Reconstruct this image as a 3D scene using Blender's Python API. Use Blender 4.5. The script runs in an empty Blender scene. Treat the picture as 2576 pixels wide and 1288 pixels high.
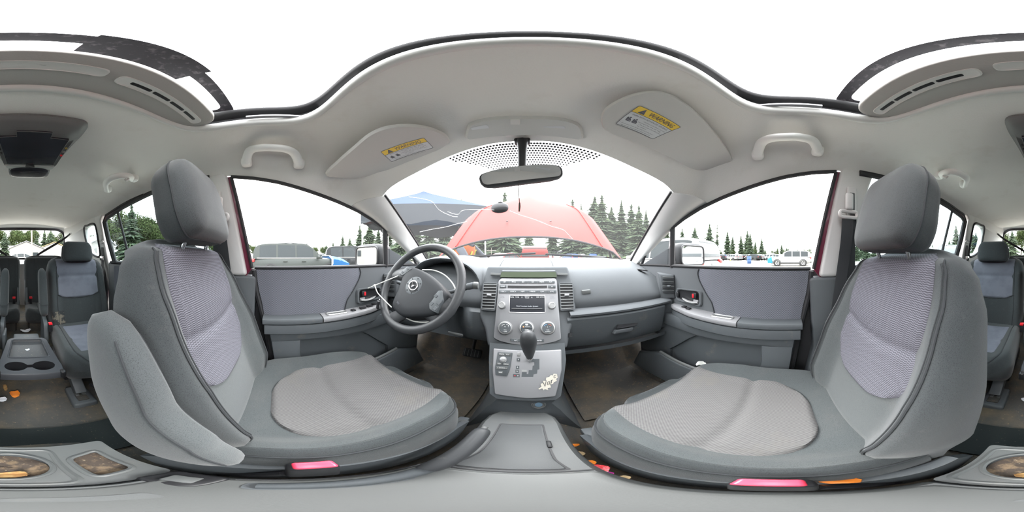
import bpy, bmesh, math, random
from mathutils import Vector, Matrix
from math import sin, cos, tan, atan2, radians as R, pi, sqrt
random.seed(7)
SC = bpy.context.scene
COL = SC.collection
CAMX, CAMZ = 0.025, 1.12          # metres; the car's centre line is x = 0, the car's front is +y, the ground z = 0
# ---------------------------------------------------------------- camera, sky, exposure
cd = bpy.data.cameras.new('camera'); cam = bpy.data.objects.new('camera', cd); COL.objects.link(cam)
cd.type = 'PANO'; cd.panorama_type = 'EQUIRECTANGULAR'; cd.clip_start = 0.01; cd.clip_end = 2000
cam.location = (CAMX, 0, CAMZ); cam.rotation_euler = (R(90), 0, R(6.99)); SC.camera = cam
W = bpy.data.worlds.new('sky'); SC.world = W; W.use_nodes = True
nt = W.node_tree; bg = nt.nodes['Background']
geo = nt.nodes.new('ShaderNodeTexCoord'); noi = nt.nodes.new('ShaderNodeTexNoise'); rmp = nt.nodes.new('ShaderNodeValToRGB')
noi.inputs['Scale'].default_value = 2.2; noi.inputs['Detail'].default_value = 5
rmp.color_ramp.elements[0].position = .3; rmp.color_ramp.elements[0].color = (.90, .91, .95, 1)
rmp.color_ramp.elements[1].position = .7; rmp.color_ramp.elements[1].color = (1, 1, 1, 1)
nt.links.new(geo.outputs['Generated'], noi.inputs['Vector']); nt.links.new(noi.outputs['Fac'], rmp.inputs['Fac'])
nt.links.new(rmp.outputs['Color'], bg.inputs['Color'])
# standard overcast sky: luminance rises from the horizon to about three times as much overhead
sep = nt.nodes.new('ShaderNodeSeparateXYZ'); mr = nt.nodes.new('ShaderNodeMapRange')
nt.links.new(geo.outputs['Generated'], sep.inputs[0]); nt.links.new(sep.outputs['Z'], mr.inputs['Value'])
mr.inputs['From Min'].default_value = 0; mr.inputs['From Max'].default_value = 1; mr.inputs['To Min'].default_value = .62; mr.inputs['To Max'].default_value = 1.75
nt.links.new(mr.outputs[0], bg.inputs['Strength'])
sl = bpy.data.lights.new('sun', 'SUN'); sun = bpy.data.objects.new('sun', sl); COL.objects.link(sun)
sl.energy = 0.5; sl.angle = R(25); sl.color = (1, .97, .92); sun.rotation_euler = (R(48), 0, R(174))   # veiled sun ahead of the car
SC.view_settings.view_transform = 'Standard'; SC.view_settings.look = 'None'
SC.view_settings.gamma = 1; SC.view_settings.use_curve_mapping = False
SC.view_settings.exposure = 3.35
cy = SC.cycles; cy.max_bounces = 7; cy.diffuse_bounces = 5; cy.glossy_bounces = 3; cy.transmission_bounces = 4
cy.transparent_max_bounces = 14; cy.caustics_reflective = False; cy.caustics_refractive = False
cy.use_denoising = True; cy.sample_clamp_indirect = 6
# ---------------------------------------------------------------- helpers: points
K = 2576 / 360.0
def ray(x, y):
    lo, la = R((x - 1338) / K), R((644 - y) / K)
    return Vector((sin(lo) * cos(la), cos(lo) * cos(la), sin(la)))
def px(x, y, X=None, Y=None, Z=None, H=None, S=None):
    """point seen at photo pixel (x, y) on the plane X= / Y= / Z=, at horizontal distance H=, or on the side glass plane of side S.
    all heights in this script are relative to eye level; everything is lifted by CAMZ at the end"""
    d = ray(x, y); c = Vector((CAMX, 0, 0))
    if X is not None: t = (X - CAMX) / d.x
    elif Y is not None: t = Y / d.y
    elif Z is not None: t = Z / d.z
    elif H is not None: t = H / sqrt(d.x * d.x + d.y * d.y)
    else: t = (.668 - .15 * .05 - S * CAMX) / (S * d.x + .15 * d.z)
    return c + d * t
def sidex(z): return .668 - .15 * (z + .05)
def V(*a): return Vector(a)
def lerp(a, b, t): return a + (b - a) * t
def sm(a, b, x):
    t = min(1, max(0, (x - a) / (b - a))); return t * t * (3 - 2 * t)
def spline(pts, n, closed=False):
    pts = [Vector(p) for p in pts]; m = len(pts); out = []
    segs = m if closed else m - 1
    g = lambda i: pts[i % m] if closed else pts[max(0, min(m - 1, i))]
    tot = n if closed else n - 1
    for k in range(n):
        s = k / tot * segs; i = min(int(s), segs - 1); t = s - i
        a, b, c, d = g(i - 1), g(i), g(i + 1), g(i + 2)
        out.append(.5 * ((2 * b) + (c - a) * t + (2 * a - 5 * b + 4 * c - d) * t * t + (3 * b - a - 3 * c + d) * t ** 3))
    return out
def interp(tab, x):
    if x <= tab[0][0]: return tab[0][1]
    for (a, b), (c, d) in zip(tab, tab[1:]):
        if x <= c:
            t = (x - a) / (c - a); t = t * t * (3 - 2 * t) * .5 + t * .5; return b + (d - b) * t
    return tab[-1][1]
# ---------------------------------------------------------------- helpers: shapes, each returns (verts, faces)
def join(*parts):
    v, f = [], []
    for p in parts:
        o = len(v); v += list(p[0]); f += [tuple(i + o for i in q) for q in p[1]]
    return v, f
def xf(vf, M): return [M @ Vector(p) for p in vf[0]], vf[1]
def move(vf, d): d = Vector(d); return [Vector(p) + d for p in vf[0]], vf[1]
def mirx(vf): return [Vector((-p[0], p[1], p[2])) for p in vf[0]], [tuple(reversed(q)) for q in vf[1]]
def from_bm(bm):
    bm.verts.ensure_lookup_table(); bm.verts.index_update()
    r = [v.co.copy() for v in bm.verts], [tuple(v.index for v in f.verts) for f in bm.faces]
    bm.free(); return r
def box(c, s, b=0.0, seg=2):
    bm = bmesh.new(); bmesh.ops.create_cube(bm, size=1)
    for v in bm.verts: v.co = Vector((v.co.x * s[0], v.co.y * s[1], v.co.z * s[2]))
    if b > 0: bmesh.ops.bevel(bm, geom=bm.edges[:], offset=min(b, .49 * min(s)), segments=seg, profile=.5, affect='EDGES')
    return move(from_bm(bm), c)
def loft(rows, closed=False, cap=False):
    n = len(rows[0]); v = [Vector(p) for r in rows for p in r]; f = []
    for i in range(len(rows) - 1):
        for j in range(n if closed else n - 1):
            k = (j + 1) % n
            f.append((i * n + j, i * n + k, (i + 1) * n + k, (i + 1) * n + j))
    if cap:
        f.append(tuple(range(n - 1, -1, -1))); f.append(tuple(range((len(rows) - 1) * n, len(rows) * n)))
    return v, f
def solid(rows, th):
    """a sheet of rows given thickness: th is a vector (or length along its own normals)"""
    v, f = loft(rows); bm = bmesh.new()
    bv = [bm.verts.new(p) for p in v]
    for q in f: bm.faces.new([bv[i] for i in q])
    bm.normal_update()
    off = [Vector(th) if not isinstance(th, (int, float)) else x.normal * th for x in bv]
    nv = [bm.verts.new(x.co + o) for x, o in zip(bv, off)]
    for q in f: bm.faces.new([nv[i] for i in reversed(q)])
    nr, nc = len(rows), len(rows[0])
    ring = [j for j in range(nc)] + [i * nc + nc - 1 for i in range(1, nr)] + [(nr - 1) * nc + j for j in range(nc - 2, -1, -1)] + [i * nc for i in range(nr - 2, 0, -1)]
    for a, b in zip(ring, ring[1:] + ring[:1]): bm.faces.new((bv[b], bv[a], nv[a], nv[b]))
    bmesh.ops.recalc_face_normals(bm, faces=bm.faces[:])
    return from_bm(bm)
def prism(pts, vec, bev=0.0, seg=2):
    """polygon pts extruded by vec; bevel on the edges of the pts side"""
    bm = bmesh.new(); vec = Vector(vec); pts = [Vector(p) for p in pts]; n = len(pts)
    a = [bm.verts.new(p) for p in pts]; b = [bm.verts.new(p + vec) for p in pts]
    top = bm.faces.new(a); bm.faces.new(list(reversed(b)))
    for i in range(n): bm.faces.new((a[i], b[i], b[(i + 1) % n], a[(i + 1) % n]))
    bmesh.ops.recalc_face_normals(bm, faces=bm.faces[:])
    if bev > 0: bmesh.ops.bevel(bm, geom=list(top.edges), offset=bev, segments=seg, profile=.5, affect='EDGES', clamp_overlap=True)
    return from_bm(bm)
def rpoly(pts, r, n=4):
    """round the corners of a 3D polygon"""
    pts = [Vector(p) for p in pts]; out = []; m = len(pts)
    for i, p in enumerate(pts):
        rr = r[i] if isinstance(r, (list, tuple)) else r
        a, b = pts[i - 1] - p, pts[(i + 1) % m] - p
        d = min(rr, a.length * .45, b.length * .45)
        if d < 1e-5: out.append(p); continue
        A, B = p + a.normalized() * d, p + b.normalized() * d
        for k in range(n + 1):
            t = k / n; out.append(A * (1 - t) ** 2 + p * 2 * t * (1 - t) + B * t * t)
    return out
def tube(pts, r, n=8, closed=False, flat=1.0, up=(0, 0, 1)):
    pts = [Vector(p) for p in pts]; m = len(pts); rows = []
    prev = None
    for i, p in enumerate(pts):
        if closed: t = pts[(i + 1) % m] - pts[i - 1]
        else: t = pts[min(i + 1, m - 1)] - pts[max(i - 1, 0)]
        t = t.normalized() if t.length > 1e-9 else Vector((0, 0, 1))
        if prev is None:
            u = Vector(up) - t * t.dot(Vector(up))
            if u.length < 1e-3: u = Vector((1, 0, 0)) - t * t.x
        else:
            u = prev - t * t.dot(prev)
        u.normalize(); prev = u; w = t.cross(u)
        rr = r[i] if isinstance(r, (list, tuple)) else r
        rows.append([p + (u * cos(a) * flat + w * sin(a)) * rr for a in [2 * pi * k / n for k in range(n)]])
    if closed: rows.append(rows[0])
    v, f = loft(rows, closed=True, cap=not closed)
    return v, f
def lathe(prof, c=(0, 0, 0), ax=(0, 0, 1), n=24):
    ax = Vector(ax).normalized(); q = Vector((0, 0, 1)).rotation_difference(ax).to_matrix()
    rows = [[Vector(c) + q @ Vector((r * cos(2 * pi * k / n), r * sin(2 * pi * k / n), h)) for k in range(n)] for r, h in prof]
    return loft(rows, closed=True, cap=True)
def sup(c, rad, e=.5, n=24, m=14, M=None):
    """superellipsoid: e=1 ball, e->0 box"""
    P = lambda w, e: math.copysign(abs(w) ** e, w)
    rows = []
    for i in range(m + 1):
        b = -pi / 2 + pi * i / m
        rows.append([Vector((rad[0] * P(cos(b), e) * P(cos(a), e), rad[1] * P(cos(b), e) * P(sin(a), e), rad[2] * P(sin(b), e))) for a in [2 * pi * k / n for k in range(n)]])
    vf = loft(rows, closed=True)
    if M is not None: vf = xf(vf, M)
    return move(vf, c)
_fc = {}
def text(s, size, M, shear=0.0, depth=0.0006, wid=None):
    """flat lettering as thin mesh: M maps text plane (x right, y up, z out) to the place"""
    cu = bpy.data.curves.new('t', 'FONT'); cu.body = s; cu.size = 1; cu.align_x = 'CENTER'; cu.align_y = 'CENTER'; cu.shear = shear
    cu.resolution_u = 2
    o = bpy.data.objects.new('t', cu); COL.objects.link(o)
    me = bpy.data.meshes.new_from_object(o.evaluated_get(bpy.context.evaluated_depsgraph_get()))
    v = [w.co.copy() for w in me.vertices]; f = [tuple(p.vertices) for p in me.polygons]
    bpy.data.objects.remove(o); bpy.data.curves.remove(cu); bpy.data.meshes.remove(me)
    if not v: return [], []
    k = size
    w = max(p.x for p in v) - min(p.x for p in v)
    kx = k if wid is None else wid / max(w, 1e-6)
    return [M @ Vector((p.x * kx, p.y * k, depth)) for p in v], f
def holed(outer, holes):
    """flat face inside the loop outer with the loops of holes cut out"""
    bm = bmesh.new()
    for L in [outer] + holes:
        vs = [bm.verts.new(p) for p in L]
        for a, b in zip(vs, vs[1:] + vs[:1]): bm.edges.new((a, b))
    bmesh.ops.triangle_fill(bm, edges=bm.edges[:], use_beauty=True, use_dissolve=False, normal=(0, 0, 1))
    return from_bm(bm)
def pit(L, depth, k=.9):
    c = sum(L, Vector((0, 0, 0))) / len(L)
    dn = lambda q, z: [Vector((c.x + (p.x - c.x) * q, c.y + (p.y - c.y) * q, p.z + z)) for p in L]
    return loft([L, dn(.985, -.15 * depth), dn(k, -depth), dn(.01, -depth)], closed=True)
def frame(o, xdir, ydir):
    """matrix with origin o, x along xdir, y near ydir"""
    x = Vector(xdir).normalized(); z = x.cross(Vector(ydir)).normalized(); y = z.cross(x)
    M = Matrix.Identity(4)
    for i in range(3): M[i][0], M[i][1], M[i][2], M[i][3] = x[i], y[i], z[i], o[i]
    return M
# ---------------------------------------------------------------- helpers: objects
OFF = {}
def mk(name, vf, mat, parent=None, smooth=40, uv=None):
    me = bpy.data.meshes.new(name)
    off = OFF[parent.name] if parent is not None else Vector((0, 0, 0))
    me.from_pydata([tuple(Vector(p) - off) for p in vf[0]], [], [tuple(q) for q in vf[1]])
    if uv is not None:
        l = me.uv_layers.new(name='uv'); 
        for lp in me.loops: l.data[lp.index].uv = uv[lp.vertex_index]
    me.update()
    if smooth:
        me.shade_smooth(); me.set_sharp_from_angle(angle=R(smooth))
    me.materials.append(mat)
    o = bpy.data.objects.new(name, me); COL.objects.link(o)
    if parent is not None: o.parent = parent
    OFF[o.name] = off
    return o
def tag(o, label, cat=None, group=None, kind=None):
    o['label'] = label
    if cat: o['category'] = cat
    if group: o['group'] = group
    if kind: o['kind'] = kind
    return o
def thing(name, label, cat, loc=(0, 0, 0), group=None, kind=None):
    o = bpy.data.objects.new(name, None); COL.objects.link(o); o.location = loc; o.empty_display_size = .05
    OFF[o.name] = Vector(loc)
    return tag(o, label, cat, group, kind)
def copy_tree(o, parent=None):
    c = o.copy(); COL.objects.link(c); c.parent = parent
    for ch in list(o.children): copy_tree(ch, c)
    return c
# ---------------------------------------------------------------- materials
def mat(name, col, rough=.6, metal=0.0, bump=None, var=None, spec=.5, coat=0, emit=None, uvpat=None, sheen=0):
    """bump=(scale, strength); var=(scale, colour2, low, high) mixes in a second own colour by noise"""
    m = bpy.data.materials.new(name); m.use_nodes = True; t = m.node_tree; p = t.nodes['Principled BSDF']
    p.inputs['Base Color'].default_value = (*col, 1); p.inputs['Roughness'].default_value = rough; p.inputs['Metallic'].default_value = metal
    p.inputs['Specular IOR Level'].default_value = spec; p.inputs['Coat Weight'].default_value = coat
    if sheen: p.inputs['Sheen Weight'].default_value = sheen
    tc = t.nodes.new('ShaderNodeTexCoord'); src = None
    if emit: p.inputs['Emission Color'].default_value = (*emit[0], 1); p.inputs['Emission Strength'].default_value = emit[1]
    if uvpat:
        # woven relief in metres: (kind, width, row height, light colour, dark colour); 'zig' = zigzag ribs, 'dot' = small diamonds
        def M(op, x, y=None):
            n = t.nodes.new('ShaderNodeMath'); n.operation = op
            for k, q in enumerate((x, y)):
                if q is None: continue
                if isinstance(q, (int, float)): n.inputs[k].default_value = q
                else: t.links.new(q, n.inputs[k])
            return n.outputs[0]
        sp_ = t.nodes.new('ShaderNodeSeparateXYZ'); t.links.new(tc.outputs['UV'], sp_.inputs[0])
        U, V_ = sp_.outputs[0], sp_.outputs[1]
        if uvpat[0] == 'zig':
            z_ = M('PINGPONG', U, uvpat[1] / 2); ph = M('ADD', M('MULTIPLY', V_, 2 * pi / uvpat[2]), M('MULTIPLY', z_, 2 * pi * .42 / uvpat[1] * 2)); h_ = M('SINE', ph)
        else:
            h_ = M('ADD', M('MULTIPLY', M('SINE', M('ADD', M('MULTIPLY', U, 2 * pi / uvpat[1]), M('MULTIPLY', V_, pi / uvpat[2]))), .5), M('MULTIPLY', M('SINE', M('SUBTRACT', M('MULTIPLY', U, 2 * pi / uvpat[1]), M('MULTIPLY', V_, pi / uvpat[2]))), -.5))
        f_ = M('ADD', M('MULTIPLY', h_, .5), .5)
        mx_ = t.nodes.new('ShaderNodeMix'); mx_.data_type = 'RGBA'; mx_.inputs['A'].default_value = (*uvpat[4], 1); mx_.inputs['B'].default_value = (*uvpat[3], 1)
        t.links.new(f_, mx_.inputs['Factor']); src = mx_.outputs['Result']
        bp = t.nodes.new('ShaderNodeBump'); bp.inputs['Strength'].default_value = .5; bp.inputs['Distance'].default_value = .0012
        t.links.new(f_, bp.inputs['Height']); t.links.new(bp.outputs['Normal'], p.inputs['Normal'])
    if var:
        vs = var if isinstance(var, list) else [var]
        for sc, c2, lo, hi in vs:
            n = t.nodes.new('ShaderNodeTexNoise'); n.inputs['Scale'].default_value = sc; n.inputs['Detail'].default_value = 6; n.inputs['Roughness'].default_value = .65
            t.links.new(tc.outputs['Object'], n.inputs['Vector'])
            r = t.nodes.new('ShaderNodeMapRange'); r.inputs['From Min'].default_value = lo; r.inputs['From Max'].default_value = hi
            t.links.new(n.outputs['Fac'], r.inputs['Value'])
            mx = t.nodes.new('ShaderNodeMix'); mx.data_type = 'RGBA'
            if src is None: mx.inputs['A'].default_value = (*col, 1)
            else: t.links.new(src, mx.inputs['A'])
            mx.inputs['B'].default_value = (*c2, 1)
            t.links.new(r.outputs['Result'], mx.inputs['Factor']); src = mx.outputs['Result']
    if src is not None: t.links.new(src, p.inputs['Base Color'])
    if bump and not uvpat:
        n = t.nodes.new('ShaderNodeTexNoise'); n.inputs['Scale'].default_value = bump[0]; n.inputs['Detail'].default_value = 3
        t.links.new(tc.outputs['Object'], n.inputs['Vector'])
        bp = t.nodes.new('ShaderNodeBump'); bp.inputs['Strength'].default_value = bump[1]; bp.inputs['Distance'].default_value = .0009
        t.links.new(n.outputs['Fac'], bp.inputs['Height']); t.links.new(bp.outputs['Normal'], p.inputs['Normal'])
    return m
def glassmat(name, tint, refl=.06, haze=0.0, hazecol=(.8, .8, .8)):
    m = bpy.data.materials.new(name); m.use_nodes = True; t = m.node_tree
    for n in list(t.nodes):
        if n.type != 'OUTPUT_MATERIAL': t.nodes.remove(n)
    out = [n for n in t.nodes if n.type == 'OUTPUT_MATERIAL'][0]
    tr = t.nodes.new('ShaderNodeBsdfTransparent'); tr.inputs['Color'].default_value = (*tint, 1)
    gl = t.nodes.new('ShaderNodeBsdfGlossy'); gl.inputs['Roughness'].default_value = .02
    lw = t.nodes.new('ShaderNodeLayerWeight'); lw.inputs['Blend'].default_value = .5     # Schlick reflectance, the same from both faces
    pw = t.nodes.new('ShaderNodeMath'); pw.operation = 'POWER'; pw.inputs[1].default_value = 5; t.links.new(lw.outputs['Facing'], pw.inputs[0])
    fr = t.nodes.new('ShaderNodeMath'); fr.operation = 'MULTIPLY_ADD'; fr.inputs[1].default_value = .5; fr.inputs[2].default_value = .02; t.links.new(pw.outputs[0], fr.inputs[0])
    mx = t.nodes.new('ShaderNodeMixShader'); t.links.new(fr.outputs[0], mx.inputs[0]); t.links.new(tr.outputs[0], mx.inputs[1]); t.links.new(gl.outputs[0], mx.inputs[2])
    last = mx
    if haze:
        tl = t.nodes.new('ShaderNodeBsdfTranslucent'); tl.inputs['Color'].default_value = (*hazecol, 1)
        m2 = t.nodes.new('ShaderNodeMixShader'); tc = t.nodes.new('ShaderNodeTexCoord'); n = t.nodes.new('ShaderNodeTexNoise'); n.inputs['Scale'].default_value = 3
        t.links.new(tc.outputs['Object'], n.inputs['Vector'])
        r = t.nodes.new('ShaderNodeMapRange'); r.inputs['To Min'].default_value = haze * .7; r.inputs['To Max'].default_value = haze * 1.3
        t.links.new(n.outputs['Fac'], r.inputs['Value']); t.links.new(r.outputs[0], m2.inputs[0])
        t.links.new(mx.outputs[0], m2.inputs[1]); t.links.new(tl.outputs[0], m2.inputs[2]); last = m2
    t.links.new(last.outputs[0], out.inputs['Surface']); return m
M_head = mat('headliner_cloth', (.70, .685, .66), .9, bump=(260, .5), var=[(5, (.61, .58, .54), .55, .8)], spec=.1)
M_light = mat('light_grey_plastic', (.56, .56, .545), .5, bump=(500, .1))
M_fab = mat('dark_seat_cloth', (.068, .076, .078), .9, bump=(900, .5), var=[(9, (.086, .090, .090), .5, .8), (800, (.040, .045, .048), .52, .60)], spec=.15, sheen=.25)
M_fab2 = mat('shaded_seat_cloth', (.046, .052, .054), .9, bump=(900, .5), var=[(30, (.070, .072, .072), .6, .8), (800, (.026, .029, .031), .52, .60)], spec=.15, sheen=.2)  # same cloth as M_fab, with shade put into a darker base colour
M_ins = mat('woven_seat_cloth', (.2, .2, .22), .85, uvpat=('zig', .0090, .0046, (.165, .165, .192), (.062, .062, .074)), var=[(7, (.11, .105, .10), .62, .9)], spec=.2)
M_insl = mat('worn_seat_cloth', (.2, .2, .2), .85, uvpat=('dot', .0066, .0048, (.150, .146, .145), (.085, .083, .083)), var=[(6, (.14, .13, .115), .55, .85)], spec=.2)
M_ins2 = mat('rear_seat_cloth', (0.145, 0.1522, 0.1812), .85, bump=(400, .3), var=[(8, (0.1087, 0.116, 0.1377), .45, .7)], spec=.2)
M_doorf = mat('door_cloth', (.2, .2, .22), .85, uvpat=('dot', .0066, .0048, (.195, .202, .228), (.070, .073, .088)), spec=.2)
M_dash = mat('dash_plastic', (0.0972, 0.104, 0.1107), .65, bump=(600, .25), spec=.13)
M_dark = mat('dark_plastic', (0.0759, 0.08415, 0.09075), .5, bump=(500, .2), var=[(14, (0.1403, 0.132, 0.1188), .6, .8)], spec=.4)
M_con = mat('grey_console_plastic', (0.09975, 0.1045, 0.1045), .45, bump=(600, .12), var=[(16, (0.133, 0.1283, 0.1187), .55, .8)], spec=.4)
M_blk = mat('black_plastic', (.018, .018, .02), .4, spec=.4)
M_rub = mat('black_rubber', (.02, .02, .022), .7)
M_sil = mat('silver_plastic', (0.2624, 0.2624, 0.2722), .42, metal=.3, bump=(900, .03))
M_sil2 = mat('bright_silver', (.42, .42, .42), .3, metal=.6)
M_chr = mat('chrome', (.8, .8, .8), .12, metal=1)
M_carp = mat('dirty_carpet', (.070, .068, .064), 1, bump=(350, 1), var=[(5, (.13, .105, .075), .45, .7), (70, (.17, .13, .085), .60, .70), (220, (.32, .27, .20), .66, .72)], spec=.05)
M_mat = mat('rubber_mat', (.016, .020, .020), .85, bump=(200, .6), var=[(160, (.22, .18, .12), .66, .72)], spec=.2)
M_wht = mat('white_print', (.75, .75, .75), .6)
M_prt = mat('grey_print', (.10, .10, .12), .6)
M_yel = mat('yellow_print', (.75, .52, .07), .6)
M_redb = mat('red_button', (.75, .02, .03), .35)
M_pink = mat('red_plastic_button', (.85, .05, .10), .3)
M_red = mat('red_car_paint', (.20, .016, .013), .65, spec=.10)
M_mag = mat('dark_red_door_paint', (.13, .008, .030), .4, coat=.2)
M_lcd = mat('screen_black', (.022, .024, .03), .25)
M_leath = mat('black_leather', (.045, .047, .05), .42, bump=(1100, .15), var=[(60, (.07, .07, .07), .6, .7)], spec=.3)
M_belt = mat('seat_belt_webbing', (.03, .033, .036), .7, bump=(900, .3))
M_paper = mat('white_paper', (.65, .66, .70), .8)
M_leaf = mat('brown_leaf', (.30, .15, .05), .8, var=(60, (.42, .26, .10), .4, .6))
M_orange = mat('orange_peel', (.75, .22, .02), .6)
M_tan = mat('tan_scrap', (.45, .33, .18), .8)
M_seam = mat('seam_thread', (.03, .033, .036), .9)
M_tree = mat('conifer_needles', (0.036, 0.051, 0.033), .9, var=(.8, (0.0675, 0.087, 0.048), .45, .65), spec=.1)
M_tree2 = mat('broad_leaves', (.026, .040, .014), .9, var=(.9, (.048, .062, .022), .4, .65), spec=.1)
M_bark = mat('bark', (.05, .04, .03), .95)
M_glass = glassmat('clear_glass', (.97, .985, .98))
M_wind = glassmat('hazy_windshield', (.95, .97, .97), haze=.014)  # translucent white layer paints glare haze into the pane
M_priv = glassmat('privacy_glass', (.74, .80, .81))
M_mirr = mat('mirror', (.85, .87, .88), .03, metal=1)

def ordinal(n):
    w = ['leftmost', 'second', 'third', 'fourth', 'fifth', 'sixth', 'seventh', 'eighth', 'ninth', 'tenth', 'eleventh', 'twelfth', 'thirteenth', 'fourteenth', 'fifteenth', 'sixteenth', 'seventeenth', 'eighteenth', 'nineteenth', 'twentieth']
    return w[n] if n < 20 else 'twenty-' + w[n - 20].replace('leftmost', 'first')
# ================================================================ the setting: shell of the car
# roof lining, a ring from the sunroof opening out to the window tops
SRx, SRf, SRr = .372, .112, -.255
def rrect(hx, y0, y1, r, n):
    P = rpoly([(hx, y0, 0), (hx, y1, 0), (-hx, y1, 0), (-hx, y0, 0)], r, 8)
    return P
half = [px(1322, 355, Z=.402), px(1235, 362, Z=.395), px(1150, 386, Z=.375), px(1060, 428, Y=.455), px(985, 470, Y=.43), px(950, 505, Y=.41),
        px(900, 530, S=-1), px(850, 507, S=-1), px(800, 488, S=-1), px(745, 469, S=-1), px(700, 457, S=-1), px(640, 447, S=-1), px(582, 443, S=-1),
        V(-.605, -.35, .362), V(-.605, -.62, .362), V(-.607, -.88, .348), V(-.612, -1.10, .325), V(-.615, -1.30, .33), V(-.61, -1.60, .35), V(-.585, -1.95, .36),
        V(-.50, -2.10, .385), V(-.3, -2.16, .415), V(0, -2.18, .425)]
half[0].x = 0
right = [V(-p.x, p.y, p.z) for p in half[1:-1]]
perim = spline(half + right[::-1], 176, closed=True)
cx0, cy0 = 0, -.1
def hole_pt(ang, hx=SRx, yf=SRf, yr=SRr, r=.13):
    # rounded rectangle hit by a ray from its centre
    my, hy = (yf + yr) / 2, (yf - yr) / 2
    dx, dy = sin(ang), cos(ang); e = 5.0
    k = (abs(dx / hx) ** e + abs(dy / hy) ** e) ** (-1 / e)
    return V(dx * k, my + dy * k, 0)
rows = []
myc = (SRf + SRr) / 2
angs = []
for i, p in enumerate(perim):
    a = atan2(p.x, (p.y - myc) * (1.0 if p.y > 0 else .55)); angs.append(a)
for k in range(19):
    t = (k / 18); row = []
    for p, a in zip(perim, angs):
        h = hole_pt(a); tt = t ** 1.15
        x, y = lerp(h.x, p.x, tt), lerp(h.y, p.y, tt)
        e = abs(p.z - .425); z = .425 + (p.z - .425) * (tt ** 4 * .85 + tt ** 2 * .15)
        row.append(V(x, y, z))
    rows.append(row)
head = thing('ceiling', 'pale grey cloth headliner with a large sunroof opening', 'ceiling', (0, 0, .42), kind='structure')
mk('lining', loft(rows, closed=True), M_head, head, 60)
inner = rows[0]
# soft lip round the opening, black seal wall and outer roof rim
lip = [[p + V(0, 0, dz) + (p - V(0, myc, .425)).normalized() * dd for p in inner] for dd, dz in ((.012, 0), (.009, -.007), (-.001, -.009), (-.009, -.004), (-.011, .006), (-.011, .012))]
mk('sunroof_lip', loft(lip, closed=True), M_light, head, 70)
wall = [[p + V(0, 0, dz) + (p - V(0, myc, .425)).normalized() * dd for p in inner] for dd, dz in ((-.010, .010), (.004, .014), (.008, .045), (-.012, .052), (-.019, .060), (-.016, .07), (.05, .072))]
mk('sunroof_seal', loft(wall, closed=True), M_rub, head, 70)
rail = join(box((-.352, -.08, .437), (.012, .30, .006), .002), box((.352, -.08, .437), (.012, .30, .006), .002))
for s in (-1, 1): mk('sunroof_rail', box((s * .352, .0, .437), (.010, .14, .008), .002), M_sil, head)
# outer steel roof skin (keeps the daylight out of the lining)
roof = [[V(p.x, p.y, .497) for p in wall[-1]]] + [[V(lerp(h.x, p.x * 1.06, t), lerp(h.y, p.y * 1.01, t), .497 + (p.z + .05 - .497) * t ** 4) for h, p in zip(wall[-1], perim)] for t in (.25, .5, .75, .9, 1)]
mk('roof_skin', loft(roof, closed=True), M_mag, head, 60)
# floor: carpet with raised tunnel and front slope
flo = thing('floor', 'dark dirty carpet floor strewn with crumbs', 'floor', (0, 0, -.79), kind='structure')
fr = []
for j in range(60):
    y = -2.45 + 3.75 * j / 59; row = []
    for i in range(41):
        x = -.76 + 1.52 * i / 40
        z = -.79 + .006 * sin(9 * x + 4 * y) * cos(7 * y)
        z += .11 * sm(.17, .07, abs(x)) * sm(-.4, -.1, y)
        z += .42 * sm(.80, 1.22, y)
        z += .07 * sm(-1.05, -1.2, y)
        z += .10 * sm(.60, .68, abs(x)) 
        row.append(V(x, y, z))
    fr.append(row)
mk('carpet', loft(fr), M_carp, flo, 60)
mk('floor_mat', solid([[V(-.42 + .84 * i / 8 + .0, -.43 + .17 * j / 6, -.776 + .003 * sin(i * 2.1 + j)) for i in range(9)] for j in range(7)], .006), M_mat, flo)
for s in (-1, 1):
    mk('footwell_mat', solid([[V(s * .38 - .2 + .4 * i / 8, .46 + .34 * j / 6, -.778 + .004 * sin(i * 1.7 + j)) for i in range(9)] for j in range(7)], .006), M_carp, flo)
# front bulkhead, tailgate inner wall, body sides below the windows
tag(mk('wall_front', box((0, 1.26, -.45), (1.6, .04, .86)), M_carp, None), 'dark carpeted bulkhead under the dashboard', 'wall', kind='structure')
wr = thing('wall_rear', 'light grey tailgate inner wall around the rear window', 'wall', (0, -2.3, -.4), kind='structure')
mk('lower_panel', box((0, -2.36, -.45), (1.5, .06, .80), .01), M_light, wr)
# rear window surround: light ring with a black frit inside
rw_out = [V(x, y, z) for x, y, z in ((-.60, -2.16, .30), (-.52, -2.17, .385), (-.30, -2.19, .412), (0, -2.2, .42), (.30, -2.19, .412), (.52, -2.17, .385), (.60, -2.16, .30), (.64, -2.28, -.05), (-.64, -2.28, -.05))]
def ringrows(poly, c, ks): return [[c + (p - c) * k for p in poly] for k in ks]
rwp = spline(rw_out, 72, closed=True)
rwp = rpoly([V(-.655, -2.33, -.06), V(-.63, -2.20, .395), V(.63, -2.20, .395), V(.655, -2.33, -.06)], [.03, .16, .16, .03], 10)
rc = V(0, -2.27, .15)
o1 = [p for p in rwp]
rws = [[V(p.x * 1.12, p.y + .10, p.z + .05 * (1 if p.z > .2 else -1)) for p in o1], [V(p.x * 1.06, p.y + .075, p.z + .03 * (1 if p.z > .2 else -1)) for p in o1], [p + V(0, .03, 0) for p in o1], [rc + (p - rc) * .97 + V(0, 0.0, 0) for p in o1]]
mk('window_surround', loft(rws, closed=True), M_light, wr, 50)
o2 = [rc + (p - rc) * .975 for p in o1]; o3 = [V(p.x * .93, p.y, rc.z + (p.z - rc.z) * .83) for p in o1]
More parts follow.
